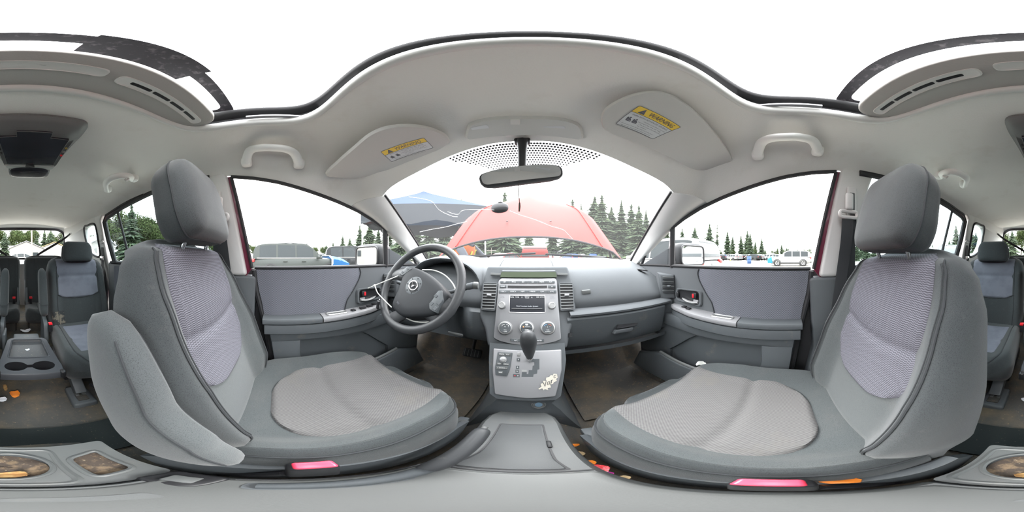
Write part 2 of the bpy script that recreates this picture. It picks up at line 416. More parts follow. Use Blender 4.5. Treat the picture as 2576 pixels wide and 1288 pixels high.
mk('window_frit', prism(o2, (0, -.004, 0)) if False else loft([[p + V(0, -.005, 0) for p in o2], [p + V(0, -.004, 0) for p in o3], [p + V(0, -.02, 0) for p in o3], [p + V(0, -.03, 0) for p in o2]], closed=True), M_blk, wr, 30)
tag(mk('window_8', prism([p + V(0, -.012, 0) for p in o3], (0, -.004, 0)), M_glass, None, 0), 'clear rear window above the third row seats', 'window', kind='structure')
# windshield: lofted between its top edge and the cowl
top = [half[5].lerp(half[4], .3), half[4], half[3], half[2], half[1], half[0]]
top = top + [V(-p.x, p.y, p.z) for p in top[-2::-1]]
bot = [V(-.69, .93, -.03), V(-.60, 1.0, -.025), V(-.45, 1.06, -.02), V(-.28, 1.09, -.015), V(-.12, 1.105, -.012), V(0, 1.11, -.012)]
bot = bot + [V(-p.x, p.y, p.z) for p in bot[-2::-1]]
ts, bs = spline(top, 41), spline(bot, 41)
WSR = []
for k in range(15):
    t = k / 14
    WSR.append([a.lerp(b, t) + V(0, .35, .5).normalized() * .035 * sin(pi * t) for a, b in zip(ts, bs)])
def wsurf(u, t):
    a, b = spline(top, 81)[int(u * 80)], spline(bot, 81)[int(u * 80)]
    return a.lerp(b, t) + V(0, .35, .5).normalized() * .035 * sin(pi * t)
ws = thing('window_1', 'windshield with a black dotted band at the top and long cracks', 'window', bot[5], kind='structure')
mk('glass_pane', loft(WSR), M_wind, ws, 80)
# dotted shade band behind the mirror: many small ceramic dots as one piece
dv = []
for r_ in range(13):
    for c_ in range(46):
        u = .5 + (c_ - 22.5 + .5 * (r_ % 2)) * .0098; t = .012 + r_ * .0135
        if abs(u - .5) > .235 - .0105 * r_ * 1.1: continue
        i = u * 40; i0 = int(i); a, b = ts[i0].lerp(ts[i0 + 1], i - i0), bs[i0].lerp(bs[i0 + 1], i - i0)
        p = a.lerp(b, t) + V(0, .35, .5).normalized() * .035 * sin(pi * t)
        q = (wsurf(u, min(1, t + .02)) - wsurf(u, t)).normalized(); s_ = .0049 - .00014 * r_
        n = V(0, -.6, -.8); x_ = V(1, 0, 0)
        dv.append(([p + n * .002 + (x_ * cos(a_) + q * sin(a_)) * s_ for a_ in [pi / 3 * m for m in range(6)]], [(0, 1, 2, 3, 4, 5)]))
d_ = mk('shade_dots', join(*dv), M_blk, ws, 0); d_['kind'] = 'stuff'
# cracks: thin white lines lying on the glass
def onglass(pts):
    out = []
    for x, y in pts:
        d = ray(x, y); best = None
        # march along the ray until it passes the glass sheet (approximate plane of the rake)
        lo = 0.3; 
        bestd = 9
        for k in range(120):
            t = .35 + k * .012; p = V(CAMX, 0, 0) + d * t
            # nearest row height for this y
            i = min(40, max(0, int((p.x + .69) / 1.38 * 40)))
            col = [WSR[r][i] for r in range(15)]
            for a, b in zip(col, col[1:]):
                if a.y <= p.y <= b.y:
                    f = (p.y - a.y) / max(1e-6, b.y - a.y); zz = lerp(a.z, b.z, f)
                    if abs(zz - p.z) < bestd: bestd = abs(zz - p.z); best = p
        out.append(best + V(0, -.004, -.004))
    return out
M_crack = mat('crack_white', (.8, .8, .8), .5)
for C_ in ([(1030, 494), (1060, 498), (1088, 506), (1103, 524), (1118, 534), (1140, 543), (1152, 544)], [(1127, 531), (1140, 536), (1153, 538), (1163, 529), (1185, 526), (1245, 527)],
           [(1057, 582), (1090, 575), (1120, 570), (1150, 562), (1175, 556)], [(1283, 529), (1310, 540), (1345, 551), (1385, 567), (1415, 576), (1425, 584), (1440, 600)]):
    mk('crack', tube(spline(onglass(C_), 20), .0011, 5), M_crack, ws)
# A pillars with windshield frame, one per side
def pillar_a(s):
    n = 14; rowsP = []
    e = [top[0], V(*lerp(top[0], bot[0], .33)), V(*lerp(top[0], bot[0], .66)), bot[0] + V(.01, .0, -.02)]
    dn = [px(880, 520, S=-1), px(935, 552, S=-1), px(985, 596, S=-1), px(1062, 672, S=-1)]
    e, dn = spline(e, n), spline(dn, n)
    for a, b in zip(e, dn):
        mid = (a + b) / 2 + V(.018, -.02, 0)
        q = spline([a + V(.004, 0.006, .004), a * .6 + mid * .4 + V(.006, -.004, 0), mid, b * .6 + mid * .4 + V(.006, -.004, 0), b + V(-.004, 0.006, 0)], 9)
        rowsP.append([V(p.x * (1 if s < 0 else -1), p.y, p.z) for p in q])
    return rowsP
for s, nm, lb in ((-1, 'trim_1', 'light grey windshield pillar on the driver side'), (1, 'trim_2', 'light grey windshield pillar on the passenger side')):
    t_ = thing(nm, lb, 'pillar', (s * .66, .7, 0), kind='structure')
    rp = pillar_a(s)
    mk('pillar_cover', solid(rp, .004), M_light, t_, 60)
    # windscreen frame seal along the outside edge
    mk('edge_seal', tube([r[0] + V(0, .008, .006) for r in rp], .007, 6), M_rub, t_)
    if s > 0: mk('clip_cap', lathe([(.011, 0), (.011, .002), (.009, .003)], px(1728, 496, X=.60) + V(-.012, 0, 0), (-1, -.3, 0), 16), M_light, t_)
# B pillars
def pil_poly(P, s, off, thick, bev=.012):
    pts = []
    for x, y in P:
        p = px(x, y, S=s); pts.append(p + V(-s * off, 0, 0))
    return prism(pts, (s * thick, 0, 0), bev)
for s, nm, lb in ((-1, 'trim_3', 'light grey pillar behind the driver window'), (1, 'trim_4', 'light grey pillar behind the passenger window with the belt loop')):
    t_ = thing(nm, lb, 'pillar', (s * .66, -.22, -.1), kind='structure')
    U = [V(s * .597, -.198, .372), V(s * .652, -.122, -.085), V(s * .652, -.215, -.085), V(s * .640, -.25, .02), V(s * .60, -.34, .372)]
    mk('upper_cover', prism(rpoly(U, [.02, .02, .02, .05, .03]), (s * .055, 0, 0), .014, 3), M_light, t_)
    L = [V(s * .650, -.083, -.085), V(s * .650, -.10, -.40), V(s * .640, -.06, -.62), V(s * .64, -.02, -.72), V(s * .64, -.33, -.72), V(s * .65, -.30, -.30), V(s * .65, -.24, -.085)]
    mk('lower_cover', prism(rpoly(L, .02), (s * .06, 0, 0), .012, 3), M_dark, t_)
    mk('belt_slot', box((s * .607, -.240, .215), (.012, .040, .135), .012, 3), M_light, t_)
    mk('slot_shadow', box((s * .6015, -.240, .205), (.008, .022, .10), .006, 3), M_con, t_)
# C pillar + quarter trim + D pillar, built as one light cover per side with the quarter window cut between
def flatS(pts, s): return [V(s * (sidex(z) + dx), y, z) for y, z, dx in pts]
for s, nm, lb in ((-1, 'trim_5', 'light grey rear quarter panel on the driver side'), (1, 'trim_6', 'light grey rear quarter panel on the passenger side')):
    t_ = thing(nm, lb, 'pillar', (s * .66, -1.6, -.1), kind='structure')
    Cp = flatS([(-1.115, .345, -.012), (-1.175, .30, -.012), (-1.16, .10, -.012), (-1.135, -.08, -.012), (-1.14, -.30, -.012), (-1.28, -.30, -.012), (-1.245, -.05, -.012), (-1.245, .16, -.012), (-1.27, .29, -.012), (-1.27, .345, -.012)], s)
    mk('pillar_cover', prism(Cp, (s * .05, 0, 0), .012, 3), M_light, t_)
    for P in ([(-1.26, .27), (-1.26, .36), (-2.2, .38), (-2.2, .20), (-1.52, .285), (-1.44, .295)], [(-1.535, .29), (-1.50, .10), (-1.44, .03), (-1.30, .0), (-1.24, .0), (-1.24, -.80), (-2.33, -.80), (-2.2, .30)]):
        mk('quarter_panel', prism(flatS([(y, z, -.01 if y > -1.6 else -.03) for y, z in P], s), (s * .05, 0, 0), .01), M_light, t_)
    mk('lower_trim', prism([V(s * .66, -1.2, -.06), V(s * .66, -2.2, -.06), V(s * .62, -2.2, -.8), V(s * .62, -1.2, -.8)], (s * .05, 0, 0), .02), M_dark, t_)
    qg = spline(flatS([(-1.26, .0, 0), (-1.255, .16, 0), (-1.28, .28, 0), (-1.42, .295, 0), (-1.52, .28, 0), (-1.50, .10, 0), (-1.43, .025, 0)], s), 40, closed=True)
    g_ = thing('window_6' if s < 0 else 'window_7', 'tinted rear quarter window on the %s side' % ('driver' if s < 0 else 'passenger'), 'window', (s * .66, -1.4, 0), kind='structure')
    mk('glass_pane', prism(qg, (s * .004, 0, 0)), M_priv, g_, 0)
    mk('rubber_seal', tube([p + V(-s * .012, 0, 0) for p in qg], .010, 6, closed=True), M_rub, g_)
# ================================================================ doors, windows and door mirrors
def sidev(s, y, z, x): return V(s * x, y, z)
def onx(s, x, pts): return [V(s * x, y, z) for y, z in pts]
def gridx(s, rows, uvs=1.0):
    """rows of (x, y, z) on side s, uv in metres along y and z"""
    P = [[V(s * x, y, z) for x, y, z in r] for r in rows]; v, f = loft(P)
    return (v, f), [(p.y, p.z) for p in v]
WIN = [(582, 447), (640, 451), (700, 461), (745, 473), (800, 491), (850, 510), (900, 533), (940, 557), (968, 578), (970, 671), (800, 673), (634, 674)]
def build_front_door(s, nm, who):
    d = thing(nm, 'dark front door with woven grey cloth panel on the %s side' % who, 'car door', (s * .67, .3, -.4), kind='structure')
    # main plastic panel
    P = [(-.085, -.052), (.84, -.052), (.86, -.30), (.80, -.74), (.02, -.74), (-.005, -.55), (-.04, -.30), (-.075, -.15)]
    mk('door_panel', prism(onx(s, .664, P), (s * .05, 0, 0), .008), M_dash, d)
    mk('door_skin', box((s * .80, .38, -.46), (.02, .98, .75), .008), M_mag, d)
    mk('door_jamb', prism(onx(s, .716, [(-.36, -.06), (.12, -.06), (.12, -.76), (-.36, -.76)]), (s * .01, 0, 0)), M_rub, d, 0)
    mk('rear_seal', tube([V(s * .672, y, z) for y, z in ((-.092, -.06), (-.082, -.15), (-.047, -.30), (-.012, -.55), (.012, -.74))], .012, 8), M_rub, d)
    # cloth insert, bulged, woven
    fe = [(.384, -.058), (.391, -.075), (.389, -.092), (.378, -.12), (.345, -.173), (.322, -.205), (.312, -.235), (.306, -.265)]
    re = [(-.083, -.058), (-.08, -.08), (-.078, -.10), (-.074, -.13), (-.066, -.17), (-.058, -.20), (-.053, -.235), (-.048, -.265)]
    rows = []
    for a, b in zip(spline([V(0, *p) for p in re], 15), spline([V(0, *p) for p in fe], 15)):
        r = []
        for k in range(25):
            t = k / 24; e = min(t, 1 - t) * 24
            r.append((.660 - .006 * sm(0, 3, e) if 1 else 0, lerp(a.y, b.y, t), lerp(a.z, b.z, t)))
        rows.append(r)
    vf, uv = gridx(s, rows); mk('cloth_insert', vf, M_doorf, d, 50, uv)
    mk('insert_seam', tube([V(s * .657, p.y, p.z) for p in spline([V(0, *q) for q in fe], 24)], .0025, 6), M_seam, d)
    # belt line seal
    mk('belt_seal', tube([V(s * .668, -.09, -.05), V(s * .668, .3, -.05), V(s * .668, .62, -.051), V(s * .67, .86, -.056)], .011, 8, flat=.7), M_rub, d)
    # armrest: dark pad to the rear, silver trim to the front, body below
    prof = lambda y: interp([(-.06, .600), (.18, .592), (.40, .598), (.50, .622), (.58, .660)], y)
    def arm(y0, y1, z0, z1, inset=0, n=12):
        rows = []
        for i in range(n + 1):
            y = lerp(y0, y1, i / n); x = prof(y) + inset; dz = .010 * sm(.25, .55, y)
            rows.append([V(s * .672, y, z0 + dz), V(s * (x + .012), y, z0 + dz), V(s * (x + .003), y, z0 - .003 + dz), V(s * x, y, z0 - .011 + dz), V(s * (x + .002), y, z1 + .006 + dz), V(s * (x + .010), y, z1 + dz), V(s * .672, y, z1 + dz)])
        return loft(rows, cap=True)
    mk('armrest_body', arm(-.045, .56, -.285, -.335, .006), M_dark, d, 35)
    mk('armrest_pad', arm(-.052, .183, -.257, -.286), M_dark, d, 35)
    tr = mk('armrest_trim', arm(.187, .535, -.257, -.283, -.002), M_sil, d, 35)
    q = [V(s * .640, .212, -.2562), V(s * .640, .300, -.2555), V(s * .612, .300, -.2555), V(s * .612, .212, -.2562)]
    mk('pull_cup_rim', tube(rpoly(q, .012), .0045, 6, closed=True), M_sil2, d)
    mk('pull_cup', prism(rpoly(q, .012), (0, 0, .0012)), M_con, d, 20)
    sw = [(.335, .018), (.385, .030), (.425, .030), (.462, .026)] if s < 0 else [(.425, .020), (.455, .020)]
    for y, w in sw:
        mk('window_switch', box((s * (prof(y) + .030), y, -.2535 + .010 * sm(.25, .55, y)), (.022, w, .006), .002), M_blk, tr)
    # inner handle
    c = V(s * .660, .445, -.195)
    bz = rpoly([c + V(0, -.078, .038), c + V(0, .078, .034), c + V(0, .078, -.030), c + V(0, -.078, -.044)], .022, 5)
    hb = mk('handle_bezel', loft([bz, [c + (p - c) * .93 + V(-s * .007, 0, 0) for p in bz], [c + (p - c) * .82 + V(-s * .006, 0, 0) for p in bz], [c + (p - c) * .76 + V(s * .004, 0, 0) for p in bz]], closed=True), M_dash, d, 40)
    mk('handle_recess', prism([c + (p - c) * .80 + V(s * .0035, 0, 0) for p in bz], (s * .003, 0, 0)), M_blk, hb, 0)
    hn = [c + V(-s * .004, -.055, -.022), c + V(-s * .009, -.03, -.025), c + V(-s * .010, .0, -.022), c + V(-s * .008, .03, -.012)]
    mk('door_handle', tube(spline(hn, 14), [.010] * 10 + [.009, .008, .006, .004], 10, flat=.55), M_sil2, d)
    mk('handle_back', box(c + V(-s * .004, -.046, -.020), (.008, .028, .020), .003), M_sil, d)
    lk = mk('lock_button', box(c + V(-s * .006, -.040, .010), (.010, .022, .026), .003), M_blk, d)
    mk('lock_mark', box(c + V(-s * .0115, -.034, .009), (.0015, .009, .018), .0005), M_redb, lk)
    mk('lock_switch', sup(c + V(-s * .004, .062, .0), (.004, .008, .015), .6, 12, 8), M_blk, d)
    # lower panel with map pocket
    rec = [(.10, -.372), (.37, -.376), (.43, -.42), (.545, -.53), (.50, -.60), (.115, -.60), (.098, -.45)]
    mk('pocket_recess', prism(onx(s, .6595, rec), (s * .004, 0, 0)), M_dark, d, 0)
    pieces = [[(-.03, -.31), (.56, -.30), (.60, -.36), (.37, -.376), (.10, -.372), (-.02, -.38)],
              [(-.02, -.37), (.10, -.372), (.098, -.45), (.118, -.61), (.02, -.72), (-.0, -.55)],
              [(.37, -.376), (.58, -.33), (.80, -.34), (.78, -.62), (.55, -.64), (.545, -.53), (.43, -.42)]]
    for k, P in enumerate(pieces): mk('lower_panel', prism(onx(s, .620 if k < 2 else .640, P), (s * .045, 0, 0), .010), M_dark, d)
    lip = [(.555, -.530), (.45, -.548), (.30, -.560), (.11, -.565), (.02, -.735), (.78, -.735), (.72, -.60)]
    mk('map_pocket', prism(onx(s, .578, lip), (s * .022, 0, 0), .012, 3), M_dark, d)
    mk('pocket_lip', tube([V(s * .588, y, z) for y, z in ((.56, -.527), (.45, -.545), (.30, -.558), (.105, -.563))], .008, 8), M_con, d)
    # window frame: painted edge, rubber run, light inner trim
    g = [px(x, y, S=-1) for x, y in WIN]; g = [V(s * -p.x, p.y, p.z) for p in g]
    top = g[:10]
    mk('glass_run', tube([p + V(-s * .004, 0, .002) for p in top[:9]] , .0085, 8), M_rub, d)
    fb = [g[8] + V(0, 0, .012), g[9]]
    mk('division_bar', tube(fb, .013, 8, flat=.8), M_rub, d)
    rp_ = [g[0] + V(0, -.002, .01), g[11] + V(0, -.002, 0), g[11] + V(0, -.03, -.04), g[0] + V(0, -.045, .01)]
    mk('painted_edge', prism([p + V(s * .004, 0, 0) for p in rp_], (s * .03, 0, 0), .004), M_mag, d)
    mk('rear_glass_run', tube([g[0], g[11]], .008, 6), M_rub, d)
    # sail panel for the mirror and its small triangular window
    sail = [px(979, 626, S=-1), px(979, 672, S=-1), px(1052, 672, S=-1), px(1034, 658, S=-1)]
    mk('sail_panel', prism([V(s * (-p.x - .004), p.y, p.z) for p in sail], (s * .02, 0, 0), .004), M_dash, d)
    tri = [V(s * -p.x, p.y, p.z) for p in [px(979, 580, S=-1), px(1028, 622, S=-1), px(1050, 672, S=-1), px(979, 672, S=-1)]]
    mk('quarter_glass', prism(tri, (s * .003, 0, 0)), M_glass, d, 0)
    mk('frame_seal', tube([tri[0], tri[1], tri[2]], .009, 6), M_rub, d)
    w_ = tag(mk('window_2' if s < 0 else 'window_3', prism([p + V(s * .003, 0, 0) for p in g], (s * .004, 0, 0)), M_glass, None, 0), 'clear front side window on the %s side' % who, 'window', kind='structure')
    return d
build_front_door(-1, 'door_1', 'driver'); build_front_door(1, 'door_2', 'passenger')
def build_rear_door(s, nm, who):
    d = thing(nm, 'dark sliding rear door on the %s side' % who, 'car door', (s * .67, -.75, -.4), kind='structure')
    P = [(-.24, -.052), (-1.14, -.052), (-1.14, -.70), (-.24, -.72)]
    mk('door_panel', prism(onx(s, .664, P), (s * .05, 0, 0), .01), M_dark, d)
    mk('door_skin', box((s * .80, -.72, -.46), (.02, 1.2, .75), .008), M_mag, d)
    P2 = [(-.34, -.075), (-1.05, -.075), (-1.03, -.26), (-.36, -.26)]
    vf, uv = gridx(s, [[(.660, lerp(-.34, -1.05, k / 12), z) for k in range(13)] for z in (-.075, -.12, -.18, -.26)])
    mk('cloth_insert', vf, M_doorf, d, 50, uv)
    g = flatS([(-.27, .355, 0), (-.45, .362, 0), (-.62, .352, 0), (-.88, .325, 0), (-1.06, .295, 0), (-1.105, .27, 0), (-1.08, .12, 0), (-1.03, -.05, 0), (-.25, -.05, 0)], s)
    mk('window_frame', tube([p + V(-s * .006, 0, 0) for p in g[:8]], .014, 8), M_rub, d)
    mk('outer_frame', tube([p + V(s * .006, 0 if k < 4 else -.022, .022 if k < 5 else 0) for k, p in enumerate(g[:8])], .014, 8), M_mag, d)
    mk('inner_frame', tube([p + V(-s * .002, 0 if k < 4 else -.034, .026 if k < 5 else .004) for k, p in enumerate(g[:8])], .012, 8), M_rub, d)
    mk('division_bar', tube(flatS([(-.93, .33, -.004), (-.855, -.05, -.004)], s), .009, 8), M_rub, d)
    mk('belt_seal', tube([V(s * .664, -.24, -.05), V(s * .664, -1.10, -.05)], .012, 8), M_rub, d)
    tag(mk('window_4' if s < 0 else 'window_5', prism(g, (s * .004, 0, 0)), M_priv, None, 0), 'tinted rear door window on the %s side' % who, 'window', kind='structure')
build_rear_door(-1, 'door_3', 'driver'); build_rear_door(1, 'door_4', 'passenger')
# outside mirrors
for s, who in ((-1, 'driver'), (1, 'passenger')):
    c = V(s * .885, .585, -.002) if s < 0 else V(.905, .60, .004)
    m_ = thing('door_mirror', 'dark outside mirror beyond the %s window' % who, 'mirror', c + V(0, 0, -.08))
    yaw = Matrix.Rotation(R(-16 * s), 4, 'Z')
    hs = sup((0, .045, 0), (.118, .07, .082), .42, 28, 14)
    mk('housing', move(xf(hs, yaw), c), M_rub, m_, 60)
    gl = rpoly([V(-.092, -.0275, -.058), V(.098, -.0275, -.062), V(.092, -.0275, .060), V(-.094, -.0275, .062)], .03, 5)
    gl = [V(p.x * s, p.y, p.z) for p in gl]
    mk('mirror_glass', move(xf(prism(gl, (0, .004, 0)), yaw), c), M_mirr, m_, 0)
    mk('mirror_rim', move(xf(tube(gl, .006, 6, closed=True), yaw), c), M_blk, m_)
    mk('mirror_arm', tube([c + V(-s * .07, .05, -.045), c + V(-s * .19, .10, -.06)], [.03, .04], 10), M_rub, m_)
# ================================================================ dashboard
dash = thing('dashboard', 'dark grey dashboard running across the whole front of the car', 'dashboard', (0, .75, -.4))
def dash_rows(x0, x1, n, prof):
    return [[V(lerp(x0, x1, i / n), y, z) for y, z in prof(lerp(x0, x1, i / n))] for i in range(n + 1)]
def topprof(x):
    a = abs(x); k = sm(.42, .68, a); d = -.045 * sm(.15, .66, a)
    bx = 1.105 - .30 * (a / .69) ** 2.2 * .6
    f = .066 * k
    p = [V(0, bx, -.03), V(0, .95 + d * .3, -.010 - .3 * f), V(0, .85 + d * .5, -.020 - .55 * f), V(0, .75 + d, -.045 - .85 * f), V(0, .685 + d, -.085 - .8 * f), V(0, .645 + d, -.135 - .5 * f), V(0, .622 + d, -.185 - .2 * f), V(0, .628 + d, -.220)]
    return [(q.y, q.z) for q in spline(p, 22)]
mk('dash_pad', loft(dash_rows(.12, .66, 26, topprof)), M_dash, dash, 50)
mk('dash_pad', loft(dash_rows(-.66, -.12, 26, topprof)), M_dash, dash, 50)
mk('dash_pad', loft(dash_rows(-.125, .125, 10, topprof)), M_dash, dash, 50)
def ledge(x):
    d = -.045 * sm(.15, .66, abs(x))
    return [(.64 + d, -.214), (.612 + d, -.216), (.586 + d, -.221), (.578 + d, -.227), (.580 + d, -.236), (.62 + d, -.238)]
mk('dash_ledge', loft(dash_rows(.165, .64, 16, ledge)), M_dash, dash, 50)
def glove(x):
    d = -.045 * sm(.15, .66, abs(x))
    return [(.63 + d, -.240), (.592 + d, -.2415), (.583 + d, -.250), (.590 + d, -.30), (.600 + d, -.35), (.612 + d, -.39), (.618 + d, -.398), (.65 + d, -.40)]
gb = mk('glovebox_door', loft(dash_rows(.155, .60, 16, glove), cap=True), M_dark, dash, 40)
hx = [px(1546, 836, Y=.565), px(1598, 826, Y=.565), px(1602, 812, Y=.572), px(1557, 820, Y=.572)]
mk('latch_recess', prism([p + V(0, -.004, 0) for p in [px(1550, 826, Y=.566), px(1600, 818, Y=.562), px(1604, 811, Y=.566), px(1554, 817, Y=.57)]], (0, .01, 0)), M_blk, gb)
mk('glovebox_latch', prism(rpoly([px(1545, 841, Y=.562), px(1590, 833, Y=.558), px(1594, 824, Y=.556), px(1551, 831, Y=.56)], .004), (0, .02, -.004), .003), M_dash, gb)
def under(x):
    d = -.045 * sm(.15, .66, abs(x))
    return [(.60 + d, -.402), (.604 + d, -.425), (.64 + d, -.44), (.95 + d, -.44), (1.2, -.44)]
mk('lower_edge', loft(dash_rows(.12, .62, 10, under)), M_dark, dash, 50)
mk('glovebox_side', prism([V(.600, .585, -.235), V(.655, .535, -.225), V(.66, .55, -.37), V(.605, .60, -.41)], (.03, .06, 0), .006), M_dark, dash)
# knee panel, driver
def knee(x):
    d = -.03 * sm(.15, .66, abs(x)); s_ = .06 * sm(.22, .30, abs(x)) * sm(.56, .46, abs(x))
    return [(.63 + d, -.215), (.605 + d + s_, -.23), (.595 + d + s_, -.30), (.61 + d + s_, -.36), (.66 + d, -.395), (.75, -.415), (1.2, -.42)]
mk('knee_panel', loft(dash_rows(-.66, -.118, 26, knee)), M_dark, dash, 50)
mk('hood_release', box(px(1145, 840, Y=.60), (.07, .012, .012), .004), M_con, dash)
# dash texture details on the passenger side
mk('airbag_tag', prism(rpoly([px(1464, 731, Y=.628), px(1486, 729, Y=.626), px(1487, 738, Y=.624), px(1465, 741, Y=.626)], .003), (0, .012, 0), .002), M_con, dash)
# round the outer ends: side vents
def end_vent(s):
    v_ = mk('side_vent', prism([V(s * .592, .580, -.085), V(s * .655, .525, -.095), V(s * .66, .52, -.22), V(s * .605, .572, -.225)], (s * .04, .06, 0), .014, 3), M_dash, dash)
    for k in range(8):
        t = k / 7; a, b = V(s * .606, .562, -.105 - .08 * t), V(s * .648, .525, -.108 - .08 * t)
        mk('vent_slat', tube([a, b], .0035, 6, flat=.5), M_blk if k % 2 else M_con, v_)
    mk('vent_thumb', box(V(s * .626, .537, -.15), (.014, .02, .008), .003), M_dash, v_)
    mk('defrost_grille', prism([V(s * .56, .70, -.0715), V(s * .60, .67, -.078), V(s * .615, .70, -.078), V(s * .575, .735, -.0715)], (0, 0, -.006)), M_blk, dash)
end_vent(1); end_vent(-1)
# instrument hood (arch) and cluster
cxh, hw = -.372, .195
def arch(y, k, zt, zb, n=21):
    return [V(cxh - hw * k * cos(pi * i / (n - 1)), y, zb + (zt - zb) * abs(sin(pi * i / (n - 1))) ** .62) for i in range(n)]
hood_rows = [arch(1.0, .86, -.010, -.05), arch(.85, .96, .004, -.09), arch(.70, 1.0, .002, -.15), arch(.645, 1.0, -.004, -.18), arch(.636, .985, -.010, -.18), arch(.640, .955, -.018, -.18), arch(.70, .93, -.028, -.18), arch(.76, .90, -.036, -.18)]
mk('instrument_hood', loft(hood_rows), M_dash, dash, 60)
ins = mk('instrument_panel', prism([p + V(0, -.004, 0) for p in arch(.76, .92, -.034, -.19)], (0, .006, 0)), M_blk, dash, 20)
for gx, gr in ((-.45, .048), (-.36, .058), (-.27, .048)):
    mk('gauge_ring', tube([V(gx + gr * cos(a), .752, -.115 + gr * sin(a)) for a in [2 * pi * k / 32 for k in range(32)]], .003, 6, closed=True), M_sil, ins)
    mk('gauge_needle', tube([V(gx, .750, -.115), V(gx - gr * .6, .750, -.115 - gr * .5)], .0018, 5), M_orange, ins)
M_led = mat('red_led', (.4, .01, .01), .4, emit=((1, .08, .04), 1.2)); M_ledg = mat('green_led', (.05, .3, .05), .4, emit=((.25, .8, .1), .4))
for q, m_ in (((1183, 701), M_led), ((1183, 708), M_led), ((1177, 706), M_ledg)):
    p = px(*q, Y=.748); mk('warning_light', box(p, (.004, .002, .0055), .001), m_, ins)
M_gauge = mat('cluster_bezel', (.28, .28, .29), .5)
mk('cluster_bezel', tube([V(cxh - .165 * cos(pi * k / 24), .735, -.165 + .10 * sin(pi * k / 24)) for k in range(25)], .006, 6), M_gauge, dash)
# ---------------------------------------------------------------- centre stack
A, B = V(0, .66, -.086), V(0, .555, -.314)
SU = (A - B).normalized(); SN = V(0, SU.z, -SU.y)
if SN.y > 0: SN = -SN
def onplane(p0, n):
    def f(x, y, off=0.0):
        d = ray(x, y); c = V(CAMX, 0, 0); o = p0 + n * off
        return c + d * ((o - c).dot(n) / d.dot(n))
    return f
stk = onplane(A, SN)
stack = thing('centre_stack', 'silver radio and climate control panel in the middle of the dashboard', 'control panel', (0, .62, -.32))
body = [stk(1226, 668, -.006), stk(1428, 668, -.006), stk(1446, 720, -.006), stk(1451, 796, -.006), stk(1436, 830, -.006), stk(1428, 876, -.006), stk(1226, 872, -.006), stk(1219, 830, -.006), stk(1205, 796, -.006), stk(1210, 720, -.006)]
mk('stack_body', prism(rpoly(body, .012), -SN * .10, .012, 3), M_dash, stack)
face = [(1262, 699), (1396, 699), (1401, 705), (1412, 853), (1396, 860), (1360, 867), (1328, 869), (1290, 866), (1256, 858), (1241, 850), (1254, 706)]
fp = mk('silver_face', prism(rpoly([stk(x, y, .003) for x, y in face], .006), -SN * .012, .003), M_sil, stack)
# top display lid and clock display
lidp = [px(1262, 683, Y=.675), px(1398, 683, Y=.675), px(1392, 648, Z=-.012), px(1276, 648, Z=-.012)]
mk('display_lid', prism([lidp[0] + V(0, -.008, .004), lidp[1] + V(0, -.008, .004), lidp[1] + V(0, .30, .040), lidp[0] + V(.0, .30, .040)], (0, 0, -.05), .006), M_dash, stack)
mk('clock_display', prism([stk(1258, 697, .006), stk(1401, 697, .006), stk(1398, 684, .004), stk(1262, 684, .004)], -SN * .01), mat('clock_lens', (.055, .07, .045), .25), stack, 20)
for x in (1247, 1415):
    mk('lid_button', prism([stk(x - 13, 692, .004), stk(x + 13, 693, .004), stk(x + 13, 687, .004), stk(x - 13, 686, .004)], -SN * .006, .001), M_con, stack)
def onface(x, y, off): return stk(x, y, off)
def rowbtn(xs, y0, y1, txt, slant=0):
    for k in range(len(xs) - 1):
        a, b = xs[k] + .4, xs[k + 1] - .4
        P = [stk(a, y1 + slant * k, .006), stk(b, y1 + slant * (k + 1), .006), stk(b, y0 + slant * (k + 1), .006), stk(a, y0 + slant * k, .006)]
        bt = mk('button', prism(P, -SN * .006, .0008, 1), M_dark, fp)
        if txt[k]:
            c = sum(P, V(0, 0, 0)) / 4; M = frame(c + SN * .0002, (1, 0, 0), SU)
            mk('button_print', text(txt[k], .0062, M), M_wht, bt, 0)
rowbtn([1258, 1281, 1304, 1328, 1352, 1374, 1396], 707, 712, ['AM', 'FM1/2', 'SAT', 'CD', 'MEDIA', 'AUX'])
rowbtn([1256, 1274], 717.5, 723.5, ['LOAD']); rowbtn([1379, 1398], 718, 724, ['\u25b2'])
mk('cd_slot', prism([stk(1277, 723.8, .0045), stk(1376, 724, .0045), stk(1376, 718.5, .0045), stk(1277, 718.3, .0045)], -SN * .004), M_blk, fp, 20)
rowbtn([1254, 1279, 1303, 1327, 1352, 1376, 1400], 730, 737, ['1 DSC \u2228', '2 DSC \u2227', '3 RPT', '4 PROG', '5 |<<', '6 >>|'])
scr = mk('audio_screen', prism(rpoly([stk(1281, 785, .004), stk(1371, 785.5, .004), stk(1370, 744, .004), stk(1283, 743.5, .004)], .002), -SN * .004), M_lcd, fp, 20)
mk('screen_frame', tube(rpoly([stk(1280.5, 785.5, .0035), stk(1371.5, 786, .0035), stk(1370.5, 743.5, .0035), stk(1282.5, 743, .0035)], .002), .0012, 6, closed=True), M_sil2, fp)
mk('screen_line', tube([stk(1287, 776, .0048), stk(1364, 776.5, .0048)], .0011, 6), M_con, scr)
M_scrt = mat('screen_text', (.5, .52, .55), .6)
def lab(s, x, y, size, parent, m=M_wht, off=.0052, wid=None, f=stk, up=SU, n=SN): return mk('print', text(s, size, frame(f(x, y, off), (1, 0, 0), up), wid=wid), m, parent, 0)
lab('Multi Function Audio System', 1326, 770.5, .007, scr, M_scrt)
lab('SCAN', 1288, 747.5, .0055, scr); lab('TUNE', 1301, 747.5, .0055, scr); lab('\u2228', 1313, 748, .008, scr); lab('SEEK/APC', 1326, 746, .0045, scr)
